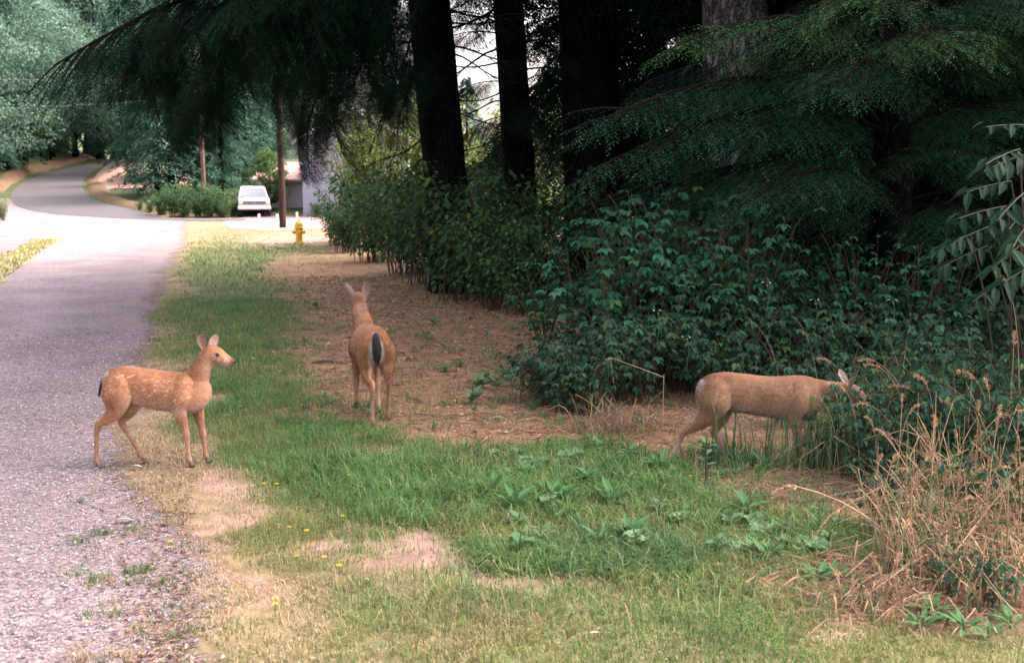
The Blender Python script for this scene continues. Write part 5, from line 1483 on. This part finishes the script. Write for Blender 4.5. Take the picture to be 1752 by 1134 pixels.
lawn()

def tufts():
    """longer grass tufts: in the lush belt, along the edges, on the gravel edge and the far verge"""
    g = MB(); n = 420
    pxs = np.concatenate([R.uniform(600, 1300, 170), R.normal(1090, 110, 60), R.uniform(380, 650, 60), R.uniform(480, 1150, 190), R.uniform(1180, 1440, 40)])
    pys = np.concatenate([R.uniform(775, 900, 170), R.normal(965, 22, 60), R.uniform(660, 800, 60), R.uniform(480, 745, 190), R.uniform(830, 960, 40)])
    for i, (px, py) in enumerate(zip(pxs, pys)):
        p = at(px, py)
        if not off_road(np.array([p.x]), np.array([p.y]))[0]: continue
        litz = 290 <= i < 480
        k = int(R.uniform(16, 40)); rr = R.uniform(.02, .09)
        P = np.stack([p.x + R.normal(0, rr, k), p.y + R.normal(0, rr, k), np.full(k, -.004)], 1)
        az = np.arctan2(P[:, 1] - p.y, P[:, 0] - p.x) + R.normal(0, .6, k)
        hh = R.uniform(.05, .12) if litz else (R.uniform(.10, .19) if i < 230 else R.uniform(.08, .15))
        C = np.array([.105, .205, .07]) * R.uniform(.65, 1.35, (k, 1))
        if i >= 170 and i < 230: C = np.array([.095, .185, .075]) * R.uniform(.6, 1.4, (k, 1))
        g.blades(P, az, hh * R.uniform(.6, 1.25, k), .0055, R.uniform(.35, 1.2, k), C)
    tag(g.build('grass_tufts', M_GRASS), 'longer lush green grass tufts across the middle of the verge', 'grass', None, 'stuff')
    # thin pale single blades arching out of the sward
    n = 1500
    px = R.uniform(560, 1420, n); py = 780 + (R.uniform(0, 1, n) ** 1.4) * 300
    P = np.array([at(a, b) for a, b in zip(px, py)])
    g2 = MB(); tone = R.uniform(0, 1, (n, 1)) ** 1.5
    g2.blades(P, R.uniform(0, 6.28, n), R.uniform(.06, .2, n), .0042, R.uniform(.5, 1.4, n), np.array([.17, .25, .10]) * (1 - tone) + np.array([.45, .36, .22]) * tone)
    tag(g2.build('arching_blades', M_GRASS), 'thin pale grass blades arching over the lush verge', 'grass', None, 'stuff')
    # green island and far left strip
    s = MB()
    n = 26000
    y = R.uniform(14, 34, n); x = R.uniform(-16.5, -6, n)
    from_px = to_px(x, y)
    ip = [(-80, 500), (0, 484), (40, 455), (75, 428), (112, 408), (96, 402), (55, 412), (18, 432), (-60, 450), (-100, 460)]
    ip = [at(*q) for q in ip]
    ins = np.zeros(n, bool); j = len(ip) - 1
    for i in range(len(ip)):
        xi, yi, xj, yj = ip[i].x, ip[i].y, ip[j].x, ip[j].y
        ins ^= ((yi > y) != (yj > y)) & (x < (xj - xi) * (y - yi) / (yj - yi + 1e-9) + xi); j = i
    P = np.stack([x, y, np.full(n, .0)], 1)[ins]; k = len(P)
    s.blades(P, R.uniform(0, 6.28, k), R.uniform(.06, .16, k), .02, R.uniform(.3, 1.1, k), np.array([.22, .22, .09]) * R.uniform(.7, 1.3, (k, 1)))
    tag(s.build('verge_grass', M_GRASS), 'yellow-green grass strip between the gravel road and the turnout', 'grass', None, 'stuff')
tufts()

def litter():
    m = MB()
    for (n, y0, y1, sf) in [(26000, 5.4, 9.5, 1.0), (26000, 9.5, 20, 1.9)]:
        x, y = sample_area(n, y0, y1, .5, 8)
        gr, li, ba, dr, lu = fields(x, y)
        k = off_road(x, y, .4) & (R.uniform(0, 1, n) < li * .95)
        q = k.sum(); az = R.uniform(0, 2 * PI, q)
        P = np.stack([x[k], y[k], terrain(x[k], y[k]) + R.uniform(.002, .014, q)], 1)
        D = np.stack([np.cos(az), np.sin(az), R.normal(0, .15, q)], 1)
        N = np.stack([R.normal(0, .35, q), R.normal(0, .35, q), np.ones(q)], 1)
        long_ = R.uniform(0, 1, q) < .6
        L = np.where(long_, R.uniform(.04, .12, q), R.uniform(.02, .05, q)) * sf ** .6
        W = np.where(long_, .004, L * .55) * sf
        tone = np.clip(R.uniform(-.3, 1.3, (q, 1)) , 0, 1) * (.35 + .9 * fbm(x[k] * 3, y[k] * 3, 88))[:, None]
        C = np.array([.42, .26, .16]) * tone + np.array([.13, .07, .045]) * (1 - tone)
        C = np.where((R.uniform(0, 1, q) < .12)[:, None], np.array([.50, .36, .26]), C)
        m.leaves(P, D, N, L, W, C, fold=.1)
    # dead twigs lying in the litter
    for _ in range(260):
        p = at(R.uniform(500, 1200), 470 + 300 * R.uniform() ** .7)
        if fields(np.array([p.x]), np.array([p.y]))[1][0] < .5: continue
        a_ = R.uniform(0, 6.28); L_ = R.uniform(.08, .35); q = np.linspace(-.5, .5, 5)
        m.tube(np.stack([p.x + math.cos(a_) * q * L_, p.y + math.sin(a_) * q * L_ + .02 * np.sin(q * 7) * L_, .008 + .012 * (q + .5) * R.uniform(0, 1)], 1), R.uniform(.002, .005), np.array([.13, .085, .06]) * R.uniform(.6, 2.2), n=5)
    tag(m.build('leaf_litter', M_STRAW), 'brown leaf litter and dead straw around the walking doe', 'leaf litter', None, 'stuff')
litter()

# loose stones on the gravel
def octa(m, P, r, C):
    k = len(P); r = r[:, None]
    dirs = np.array([[1, 0, 0], [0, 1, 0], [-1, 0, 0], [0, -1, 0], [0, 0, .75], [0, 0, -.4]])
    V = P[:, None] + dirs[None] * r[:, None] * R.uniform(.65, 1.3, (k, 6, 1))
    a = R.uniform(0, 6.28, k); ca, sa = np.cos(a)[:, None], np.sin(a)[:, None]
    X = V - P[:, None]; V = np.stack([X[..., 0] * ca - X[..., 1] * sa, X[..., 0] * sa + X[..., 1] * ca, X[..., 2]], -1) + P[:, None]
    b = np.arange(k)[:, None] * 6
    g = m.n; m.add(V.reshape(-1, 3), [], np.repeat(C, 6, 0))
    m.f += [b + np.array([q]) + g for q in ((0, 1, 4), (1, 2, 4), (2, 3, 4), (3, 0, 4), (1, 0, 5), (2, 1, 5), (3, 2, 5), (0, 3, 5))]
def stones():
    m = MB()
    for (n, y0, y1, r0, r1) in [(26000, 3.0, 6.5, .003, .0085), (16000, 6.5, 12, .005, .013)]:
        y = np.sqrt(R.uniform(y0 ** 2, y1 ** 2, n)); x = -R.uniform(0, 1, n) * (y * .5 + .6) + .0
        e = road_right(y)
        k = (x < e + R.normal(.0, .14, n))
        x, y = x[k], y[k]; q = len(x)
        r = r0 + (r1 - r0) * R.uniform(0, 1, q) ** 2.6
        t = R.uniform(0, 1, (q, 1))
        C = np.array([.10, .085, .09]) * (1 - t) + np.array([.42, .36, .385]) * t
        C = np.where(R.uniform(0, 1, (q, 1)) < .10, np.array([.27, .17, .13]), C)
        octa(m, np.stack([x, y, .012 + r * .2], 1), r, C)
    tag(m.build('gravel_stones', M_STONE), 'loose grey and pinkish stones scattered on the gravel road', 'gravel', None, 'stuff')
stones()

# weeds with broad leaves, each leaf a part
bm_ = MB(); leaf_full(bm_, [[0, 0, 0]], [[1, 0, .25]], [[0, 0, 1.0]], .09, .06, (.10, .20, .095)); BLADE = bm_.mesh('leaf'); BLADE.materials.append(M_LEAF)
bm_ = MB(); leaf_full(bm_, [[0, 0, 0]], [[1, 0, .5]], [[0, 0, 1.0]], .15, .05, (.075, .175, .065)); DOCK = bm_.mesh('leaf'); DOCK.materials.append(M_LEAF)
def round_leaf():
    m = MB(); n = 14; th = np.linspace(0, 2 * PI, n, endpoint=False)
    r = .030 * (1 - .35 * np.exp(-((th - PI) ** 2) * 4))
    V = np.concatenate([[[.032, 0, .012]], np.stack([.032 + r * np.cos(th), r * np.sin(th), .022 + .008 * np.sin(3 * th)], 1)])
    m.add(V, [(0, 1 + i, 1 + (i + 1) % n) for i in range(n)], (.155, .255, .125)); me = m.mesh('leaf'); me.materials.append(M_LEAF); return me
ROUND = round_leaf()
def weed(px, py, me, n, s, label, group=None, tall=0.0, rise=.7):
    p = at(px, py)
    t = thing('broadleaf_weed', label, 'weed', (p.x, p.y, 0), random.uniform(0, 6.28), group)
    m = MB()
    m.tube([(0, 0, -.02), (.005, 0, .02 + tall * .5), (.01, .006, .04 + tall)], [.005, .004, .003], (.10, .14, .06), n=6); m.build('stem', M_LEAF, t)
    for k in range(n):
        az = k * 2.4 + random.uniform(-.3, .3); z = .02 + tall * (k / n)
        d = (math.cos(az), math.sin(az), random.uniform(-.25 * (1 - rise), rise))
        inst(me, 'leaf', t, frame((.012 * math.cos(az), .012 * math.sin(az), z), d, s=s * random.uniform(.7, 1.2)))
for (px, py) in [(930, 800), (985, 795), (1040, 805), (1075, 790), (1120, 812), (1000, 830), (1060, 838), (950, 840), (1100, 850), (890, 790), (1145, 835), (870, 825), (1020, 780), (970, 778)]:
    weed(px, py, DOCK if random.random() < .25 else BLADE, 11, random.uniform(.5, .8), 'leafy green weed in the lush patch in front of the straw', 'weeds in the lush patch', random.uniform(.02, .08))
for (px, py) in [(1300, 925), (1335, 915), (1355, 940), (1275, 950), (1320, 955), (1400, 950), (1290, 905)]:
    weed(px, py, ROUND, 9, random.uniform(.85, 1.2), 'low weed with round pale green leaves left of the straw heap', 'round-leaved weeds')
for (px, py) in [(1420, 990), (1440, 1000), (1590, 1055), (1620, 1070), (1650, 1085), (1575, 1080), (1690, 1095), (1400, 1000), (1730, 1075)]:
    weed(px, py, DOCK, 9, random.uniform(.45, .7), 'dark green dock weed at the foot of the straw heap', 'dock weeds at the straw heap', random.uniform(.01, .03), .35)
for (px, py) in [(835, 655), (860, 650), (820, 665), (875, 662), (810, 692), (850, 668), (540, 528), (880, 648)]:
    weed(px, py, BLADE, 11, random.uniform(.9, 1.2), 'low dark green weed on the brown litter right of the doe', 'weeds on the leaf litter', random.uniform(.03, .09))
weed(410, 690, DOCK, 7, .5, 'small dark weed in the grass just right of the fawn')

for _ in range(38):
    px = R.uniform(840, 1450); py = R.uniform(785, 965)
    weed(px, py, [BLADE, BLADE, ROUND, DOCK][int(R.integers(4))], int(R.uniform(6, 12)), R.uniform(.5, .95), 'broad-leaved weed scattered through the rough grass from the middle to the right', 'weeds scattered in the rough grass', R.uniform(.01, .09))
for _ in range(26):
    px = R.uniform(520, 1120); py = R.uniform(520, 750)
    weed(px, py, BLADE, int(R.uniform(6, 11)), R.uniform(.5, .9), 'small green weed breaking through the brown litter', 'weeds breaking through the litter', R.uniform(.01, .06))
# one brown dead-stemmed sapling in front of the third deer
p = at(1207, 838)
t = thing('weed_stalk', 'upright brown weed stalk with leaves in front of the deer with lowered head', 'weed', (p.x, p.y, 0))
m = MB(); m.tube([(0, 0, 0), (.004, 0, .10), (-.004, 0, .22), (.002, 0, .32)], [.011, .009, .006, .003], (.10, .055, .04), n=7); m.build('stem', M_TWIG, t)
for k in range(8):
    az = k * 2.4; inst(BLADE, 'leaf', t, frame((0, 0, .14 + .022 * k), (math.cos(az), math.sin(az), .3), s=.75))

# tiny weeds rooted in the gravel edge
tm_ = MB()
for _ in range(70):
    p = at(R.uniform(120, 345), R.uniform(835, 1150)); k = int(R.uniform(8, 26)); rr = R.uniform(.01, .04)
    P = np.stack([p.x + R.normal(0, rr, k), p.y + R.normal(0, rr, k), np.full(k, .004)], 1)
    dryc = R.uniform() < .45
    tm_.blades(P, R.uniform(0, 6.28, k), R.uniform(.02, .07, k), .004, R.uniform(.4, 1.4, k), (np.array([.36, .26, .16]) if dryc else np.array([.12, .19, .07])) * R.uniform(.6, 1.3, (k, 1)))
n = 1500; px_ = 330 - np.abs(R.normal(0, 75, n)); py_ = R.uniform(770, 1150, n)
P = np.array([at(a, b) for a, b in zip(px_, py_)]); P[:, 2] = .012 + R.uniform(0, .006, n); az = R.uniform(0, 6.28, n)
tm_.leaves(P, np.stack([np.cos(az), np.sin(az), R.normal(0, .15, n)], 1), np.stack([R.normal(0, .3, n), R.normal(0, .3, n), np.ones(n)], 1), R.uniform(.012, .05, n), R.uniform(.003, .014, n), np.where(R.uniform(0, 1, (n, 1)) < .5, np.array([[.10, .06, .045]]), np.array([[.34, .22, .15]])) * R.uniform(.6, 1.4, (n, 1)), fold=.15)
tag(tm_.build('gravel_weeds', M_GRASS), 'sparse tiny weeds and dead bits along the near gravel edge', 'weeds', None, 'stuff')
# green plants growing up through the dry grass
for k, (px, py, s) in enumerate([(1480, 830, .5), (1530, 850, .42), (1600, 835, .55), (1660, 845, .55), (1720, 850, .6), (1500, 905, .3), (1640, 915, .4), (1735, 925, .45), (1570, 800, .6), (1690, 795, .7), (1745, 800, .7), (1625, 1030, .22), (1690, 1050, .25)]):
    put_bush('leafy_plant', BRAM[k % 4], at(px, py), 'dark green leafy plant growing up through the dry grass', 'plant', 'plants among the dry grass', s, None, 1.2)
# low leafy plants in front of the third deer
for (px, py, s, lab) in [(1415, 802, .34, 'leafy plant in front of the neck of the grazing deer'), (1470, 800, .52, 'leafy plant under the lowered head of the grazing deer'), (1212, 806, .2, 'small leafy plant at the hind hoof of the grazing deer')]:
    put_bush('leafy_plant', BRAM[int(px) % 4], at(px, py), lab, 'plant', None, s, None, 1.15)
# yellow flowers
pm = MB()
for k in range(12):
    a = k * PI / 6; pm.leaves([[0, 0, .045]], [[math.cos(a), math.sin(a), .28]], [[0, 0, 1.0]], .0125, .007, [[.80, .62, .04]], fold=.05)
pm.lathe([(0, .043), (.006, .044), (.0055, .049), (0, .051)], (.62, .40, .03), 8)
FLOWER = pm.mesh('flower_head'); FLOWER.materials.append(M_PETAL)
stm = MB(); stm.tube([(0, 0, -.01), (.003, 0, .02), (0, 0, .045)], [.0016, .0015, .0014], (.12, .2, .07), n=5); FSTEM = stm.mesh('flower_stem'); FSTEM.materials.append(M_LEAF)
for (px, py) in [(385, 722), (412, 706), (396, 715), (422, 818), (452, 845), (495, 918), (525, 930), (508, 968), (556, 976), (581, 992), (472, 1045), (472, 1060), (474, 846), (293, 945), (210, 770), (250, 773), (598, 832), (450, 872), (586, 900), (340, 700), (1180, 830)]:
    p = at(px, py)
    t = thing('yellow_flower', 'tiny yellow flower on a short stem in the verge grass', 'flower', (p.x, p.y, .012), random.uniform(0, 6), 'yellow flowers in the grass')
    sc_ = random.uniform(.8, 1.25)
    inst(FSTEM, 'stem', t, Matrix.Diagonal((1, 1, sc_, 1))); inst(FLOWER, 'flower_head', t, Matrix.Diagonal((sc_, sc_, sc_, 1)))

# ------------------------------------------------------------------ tall dry grass on the right
def stalk_into(m, base, az, h, lean, col, wdt=.0034, head=True, hl=.12, kink=None):
    q = np.linspace(0, 1, 8)
    x = lean * h * q ** 1.8; z = h * (q - .30 * lean * q ** 2.4)
    if kink:  # broken over
        b = q > kink; x = np.where(b, lean * h * kink ** 1.8 + (q - kink) * h * .9, x); z = np.where(b, h * kink - (q - kink) * h * .45, z)
    P = np.stack([base[0] + np.cos(az) * x, base[1] + np.sin(az) * x, base[2] + z], 1)
    m.tube(P, wdt * (1 - .5 * q), col, n=4, cap=False)
    if head:
        tip, d = P[-1], unit(P[-1] - P[-2]); k = 34
        u = np.linspace(0, 1, k); Pp = tip + d * (u * hl)[:, None]; Pp[:, 2] -= hl * .55 * u ** 2
        D = d + R.normal(0, .42, (k, 3)); D[:, 2] -= .3
        m.leaves(Pp - d * hl * .3, D, R.normal(0, 1, (k, 3)), hl * .22 * (1 - .5 * u), .007, np.array(col) * R.uniform(.8, 1.25, (k, 1)), fold=.2)
C_ST = np.array([.38, .25, .155])
def dry_clump(loc, n, h, spread, label, seed, lean=.5, az0=None, heads=.25, group=None, tone=1.0, green=.15):
    t = thing('dry_grass_clump', label, 'dry grass', loc, 0, group)
    m = MB(); mh = MB()
    for k in range(n):
        b = (R.normal(0, spread), R.normal(0, spread * .8), 0)
        az = R.uniform(0, 6.28) if az0 is None else az0 + R.normal(0, .9)
        c = C_ST * R.uniform(.6, 1.35) * tone
        if R.uniform() < green: c = np.array([.10, .15, .06]) * R.uniform(.7, 1.3)
        hd = R.uniform() < heads
        stalk_into(mh if hd else m, b, az, h * R.uniform(.5, 1.15), abs(R.normal(lean, .3)), c, R.uniform(.0018, .0046), hd, R.uniform(.08, .14), R.uniform(.25, .75) if R.uniform() < .45 else None)
    # ribbon blades among the stalks
    k = int(n * 2.4)
    P = np.stack([R.normal(0, spread * 1.1, k), R.normal(0, spread, k), np.zeros(k)], 1)
    cc = np.array([.40, .27, .17]) * R.uniform(.4, 1.35, (k, 1)) * tone
    gr = R.uniform(0, 1, k) < green
    cc[gr] = np.array([.08, .15, .07]) * R.uniform(.6, 1.3, (gr.sum(), 1))
    m.blades(P, R.uniform(0, 6.28, k), h * R.uniform(.3, .9, k), .0065, R.uniform(.5, 1.5, k), cc)
    m.build('stalks', M_STRAW, t)['kind'] = 'stuff'
    if mh.n: mh.build('seed_heads', M_STRAW, t)['kind'] = 'stuff'
    return t
DLS = ['nearest upright clump of tan dry grass at the left end of the straw heap', 'near clump of tan dry grass just right of the left end of the straw heap', 'upright tan grass clump at the far left corner of the straw heap', 'tall tan grass clump in the middle of the left half of the straw heap',
       'tangled tan grass clump in the middle of the straw heap', 'tangled tan grass clump right of the middle of the straw heap', 'tan grass clump cut by the right edge at the front of the straw heap', 'tall tan grass clump behind the middle of the straw heap', 'tall tan grass clump behind the right part of the straw heap',
       'rearmost tan grass clump nearest the nose of the grazing deer', 'rear tan grass clump second from the nose of the grazing deer', 'rearmost tall tan grass clump behind the right part of the heap', 'rear tan grass clump cut by the right edge', 'short flattened tan grass clump at the near left foot of the heap', 'low flattened tan grass in front of the middle of the heap',
       'lowest flattened tan grass clump in front of the straw heap', 'flattened tan grass clump in the lower right corner']
spots = [(1545, 985, 34, .5, .07), (1590, 1000, 40, .46, .09), (1530, 930, 26, .5, .07), (1595, 940, 36, .56, .09), (1620, 960, 40, .55, .11), (1690, 970, 40, .5, .11), (1740, 985, 36, .5, .10), (1640, 890, 44, .62, .12), (1710, 900, 40, .62, .12),
         (1570, 880, 24, .56, .08), (1620, 870, 32, .6, .09), (1670, 850, 36, .62, .12), (1745, 850, 36, .65, .12), (1500, 1040, 26, .2, .10), (1650, 1010, 36, .3, .14), (1545, 1050, 30, .2, .14), (1740, 1030, 30, .3, .14)]
for k, (px, py, n, h, sprd) in enumerate(spots):
    p = at(px, py); dry_clump((p.x, p.y, 0), int(n * 1.05), h, sprd, DLS[k], k, .34, None, .22, 'dry grass clumps on the right', 1.0, .28)
# fallen straw mat at the foot of the clumps and in front of the third deer
m = MB()
for (n, cx, cy, rx, ry) in [(1400, 1600, 1000, 170, 50), (700, 1330, 835, 150, 30), (500, 1050, 735, 160, 30), (260, 1400, 1000, 120, 30)]:
    for _ in range(n):
        p = at(cx + R.normal(0, rx * .6), cy + R.normal(0, ry * .6)); az = R.uniform(0, 6.28); L = R.uniform(.06, .3)
        z0 = R.uniform(.004, .05); z1 = R.uniform(.004, .05)
        m.leaves([[p.x, p.y, z0]], [[math.cos(az), math.sin(az), (z1 - z0) / L]], [[0, 0, 1.0]], L, R.uniform(.003, .006), [np.array([.46, .29, .21]) * R.uniform(.55, 1.35)], fold=.15)
tag(m.build('fallen_straw', M_STRAW), 'fallen tan straw lying at the foot of the dry grass clumps', 'straw', None, 'stuff')

# the brown tangle left of the third deer
p = at(1050, 745)
dry_clump((p.x, p.y, 0), 70, .32, .12, 'low brown tangle of dead stems left of the deer with lowered head', 50, .8, None, .0, None, .62, .08)
p = at(935, 690)
dry_clump((p.x, p.y, 0), 40, .25, .14, 'sparse dead stems at the edge of the brambles right of the small dark weeds', 51, .8, None, .0, None, .65, .3)

# single stalks with seed heads standing against the dark brambles
def single(base_px, dep, tip_px, label, col=C_ST, hl=.11, wd=.0026, mid=None, group='tall seed stalks'):
    b = at(*base_px) if dep is None else Vector((atd(base_px[0], base_px[1], dep).x, dep, 0))
    tp = atd(tip_px[0], tip_px[1], b.y)
    t = thing('grass_stalk', label, 'grass stalk', b, 0, group)
    q = np.linspace(0, 1, 10)[:, None]
    e = np.array(tp - b); c = np.array([e[0] * .15, 0, e[2] * .85]) if mid is None else np.array(atd(mid[0], mid[1], b.y) - b) * 2 - .5 * e
    P = 2 * q * (1 - q) * c + q * q * e
    m = MB(); m.tube(P, wd * (1 - .55 * q[:, 0]), col, n=5); m.build('stem', M_STRAW, t)
    if hl:
        m = MB(); d = unit(P[-1] - P[-2]); k = 46; u = np.linspace(0, 1, k)
        Pp = P[-1] - d * hl * .35 + d * (u * hl)[:, None]; Pp[:, 2] -= hl * .4 * u ** 2
        m.leaves(Pp, d + R.normal(0, .4, (k, 3)), R.normal(0, 1, (k, 3)), hl * .22, .007, np.array(col) * R.uniform(.8, 1.3, (k, 1)), fold=.2)
        m.build('seed_head', M_STRAW, t)
SL = 'single tan grass stalk with a seed head standing against the dark brambles'
for (bp, tp, hl) in [((1470, 800), (1415, 615), .10), ((1570, 800), (1490, 615), .11), ((1560, 820), (1500, 625), .11), ((1600, 830), (1580, 650), .12), ((1650, 840), (1625, 690), .11), ((1700, 850), (1660, 640), .13), ((1690, 850), (1690, 660), .12),
                     ((1640, 860), (1752, 700), .12), ((1550, 830), (1480, 690), .10), ((1470, 830), (1440, 660), .11), ((1720, 820), (1735, 580), .12), ((1610, 820), (1545, 660), .12), ((1500, 850), (1490, 720), .09), ((1530, 850), (1560, 700), .1), ((1740, 820), (1720, 480), .12), ((1580, 810), (1640, 680), .12), ((1435, 830), (1400, 680), .1)]:
    single(bp, None, tp, SL, C_ST * random.uniform(.8, 1.2), hl)
for (bp, tp) in [((1345, 770), (1280, 545)), ((1405, 770), (1355, 540)), ((1360, 770), (1330, 620))]:
    single(bp, None, tp, 'bare reddish grass stalk rising behind the back of the deer with lowered head', np.array([.26, .17, .13]), 0, .002, None, 'bare stalks behind the deer')
single((1132, 790), None, (1136, 640), 'upright broken tan stalk left of the rump of the deer with lowered head', C_ST, .0, .0035, None, None)
# the bent stalk that arches over
p0, p1_, p2_ = atd(1010, 660, 7.6), atd(1045, 612, 7.6), atd(1135, 645, 7.3)
t = thing('bent_stalk', 'bent tan stalk arching over the dark hollow left of the deer with lowered head', 'dead stalk', (p0.x, p0.y, 0))
o0 = np.array([p0.x, p0.y, 0])
m = MB(); m.tube(spline([np.array(p0) - o0 + [0, 0, -.22], np.array(p0) - o0, np.array(atd(1022, 628, 7.6)) - o0, np.array(p1_) - o0], 5), .006, C_ST * 1.1, n=6); m.build('stem', M_STRAW, t)
m = MB(); m.tube(spline([np.array(p1_) - o0, np.array(atd(1090, 628, 7.45)) - o0, np.array(p2_) - o0], 5), .0035, C_ST * .9, n=6); m.build('broken_top', M_STRAW, t)
m = MB(); m.tube(spline([np.array(p1_) - o0, np.array(atd(1048, 640, 7.58)) - o0, np.array(atd(1050, 655, 7.56)) - o0], 4), .004, C_ST * .9, n=6); m.build('side_stem', M_STRAW, t)

# green grass blades in front of the third deer
g = MB()
for (n, cx, cy, rx, ry, h0, h1) in [(130, 1345, 800, 100, 14, .15, .42), (260, 1500, 800, 120, 25, .3, .6), (50, 1230, 805, 60, 14, .1, .25), (260, 1680, 820, 90, 40, .3, .7), (200, 1500, 770, 110, 10, .4, .75), (260, 1620, 740, 140, 15, .5, .9), (120, 1470, 812, 70, 12, .4, .75)]:
    P = np.array([at(cx + R.normal(0, rx * .6), cy + R.normal(0, ry * .6)) for _ in range(n)])
    g.blades(P, R.uniform(0, 6.28, n), R.uniform(h0, h1, n), R.uniform(.004, .009, n), R.uniform(.2, 1.25, n), np.where(R.uniform(0, 1, (n, 1)) < .22, np.array([[.34, .24, .15]]), np.array([[.08, .155, .065]])) * R.uniform(.55, 1.4, (n, 1)))
n = 34; P = np.array([at(1325 + R.uniform(-115, 110), 806 + R.normal(0, 6)) for _ in range(n)])
g.blades(P, R.uniform(0, 6.28, n), R.uniform(.42, .66, n), .008, R.uniform(.1, .5, n), np.array([.05, .11, .05]) * R.uniform(.6, 1.4, (n, 1)))
tag(g.build('tall_grass', M_GRASS), 'tall green grass blades around the grazing deer', 'tall grass', None, 'stuff')

# small white flower sprigs over the brambles
wm = MB()
for k in range(9):
    c = R.normal(0, .02, 3)
    for a in range(5):
        an = a * 1.2566; wm.leaves([c], [[math.cos(an), math.sin(an), .3]], [[0, 0, 1.0]], .008, .006, [[.72, .70, .66]], fold=.1)
WF = wm.mesh('blossom'); WF.materials.append(M_PETAL)
wst = MB(); wst.tube([(0, 0, -.25), (.02, 0, -.1), (0, 0, 0)], .002, (.1, .14, .08), n=5); WS = wst.mesh('sprig_stem'); WS.materials.append(M_LEAF)
for (px, py, lab) in [(1312, 482, 'small white blossom sprig highest over the brambles left'), (1395, 512, 'small white blossom sprig in the middle of the brambles'), (1528, 512, 'small white blossom sprig below the pale bramble leaf on the right'), (1175, 575, 'small white blossom sprig above the rump of the grazing deer'), (1125, 530, 'small white blossom sprig over the bent stalk')]:
    p = atd(px, py, 7.25)
    t = thing('blossom_sprig', lab, 'flower', p); inst(WS, 'stem', t); inst(WF, 'blossom', t)

# broken pale branch, stick, fallen leaves, litter on the gravel
p = at(918, 655)
t = thing('broken_branch', 'broken pale branch leaning at the edge of the brambles', 'branch', (p.x, p.y, 0))
m = MB(); m.tube([(-.02, 0, .0), (.02, .02, .12), (.07, .05, .26)], [.012, .010, .006], (.42, .36, .33), n=8); m.build('limb', M_STRAW, t)
m = MB(); m.tube([(.0, .0, .06), (-.02, .0, .09), (-.05, .01, .10)], [.014, .012, .008], (.48, .42, .38), n=8); m.build('stub', M_STRAW, t)
m = MB(); m.tube([(.03, .02, .13), (.08, .02, .2), (.10, .02, .27)], [.006, .005, .003], (.32, .27, .24), n=6); m.build('twig', M_STRAW, t)
def stick(px, py, L, rz, r, col, label):
    p = at(px, py); m = MB(); q = np.linspace(-.5, .5, 6)
    m.tube(np.stack([q * L, .02 * L * np.sin(q * 9), r + .01 * np.cos(q * 5)], 1), r * (1 - .6 * abs(q)), col, n=7)
    o = m.build('stick', M_STRAW); o.location = (p.x, p.y, .004); o.rotation_euler = (0, 0, rz); tag(o, label, 'stick')
stick(853, 718, .13, -.2, .009, (.46, .40, .36), 'short pale stick lying on the brown litter')
stick(1010, 690, .16, -.5, .008, (.45, .40, .34), 'short pale stick under the bent arching stalk')
stick(560, 622, .30, -.1, .014, (.10, .075, .06), 'dark stick on the ground left of the doe')
stick(1390, 1022, .5, .05, .004, (.50, .36, .26), 'long thin straw lying left of the straw heap')
def fallen(px, py, s, col, rz, label, name='fallen_leaf', cat='fallen leaf'):
    p = at(px, py); m = MB(); leaf_full(m, [[-.5 * s, 0, .012]], [[1, 0, .12]], [[.1, .2, 1.0]], s, s * .55, col)
    o = m.build(name, M_STRAW); o.location = (p.x, p.y, .016); o.rotation_euler = (0, 0, rz); tag(o, label, cat)
fallen(215, 897, .10, (.46, .38, .27), .3, 'curled pale dead leaf lying on the gravel')
fallen(150, 926, .06, (.12, .13, .06), 1.0, 'small dark greenish dead leaf on the gravel')
fallen(234, 804, .08, (.62, .62, .60), -.1, 'whitish scrap behind the fawn on the gravel edge', 'white_scrap', 'scrap')
fallen(293, 945, .055, (.72, .60, .32), .6, 'pale yellow dead leaf at the border of gravel and grass')
fallen(1018, 1093, .05, (.60, .42, .28), .4, 'small tan dead leaf near the bottom of the picture')
fallen(252, 978, .05, (.10, .065, .05), .9, 'dark brown dead leaf on the gravel')
fallen(490, 846, .05, (.5, .36, .26), 1.4, 'small tan leaf in the grass right of the fawn')
bpy.context.view_layer.update()
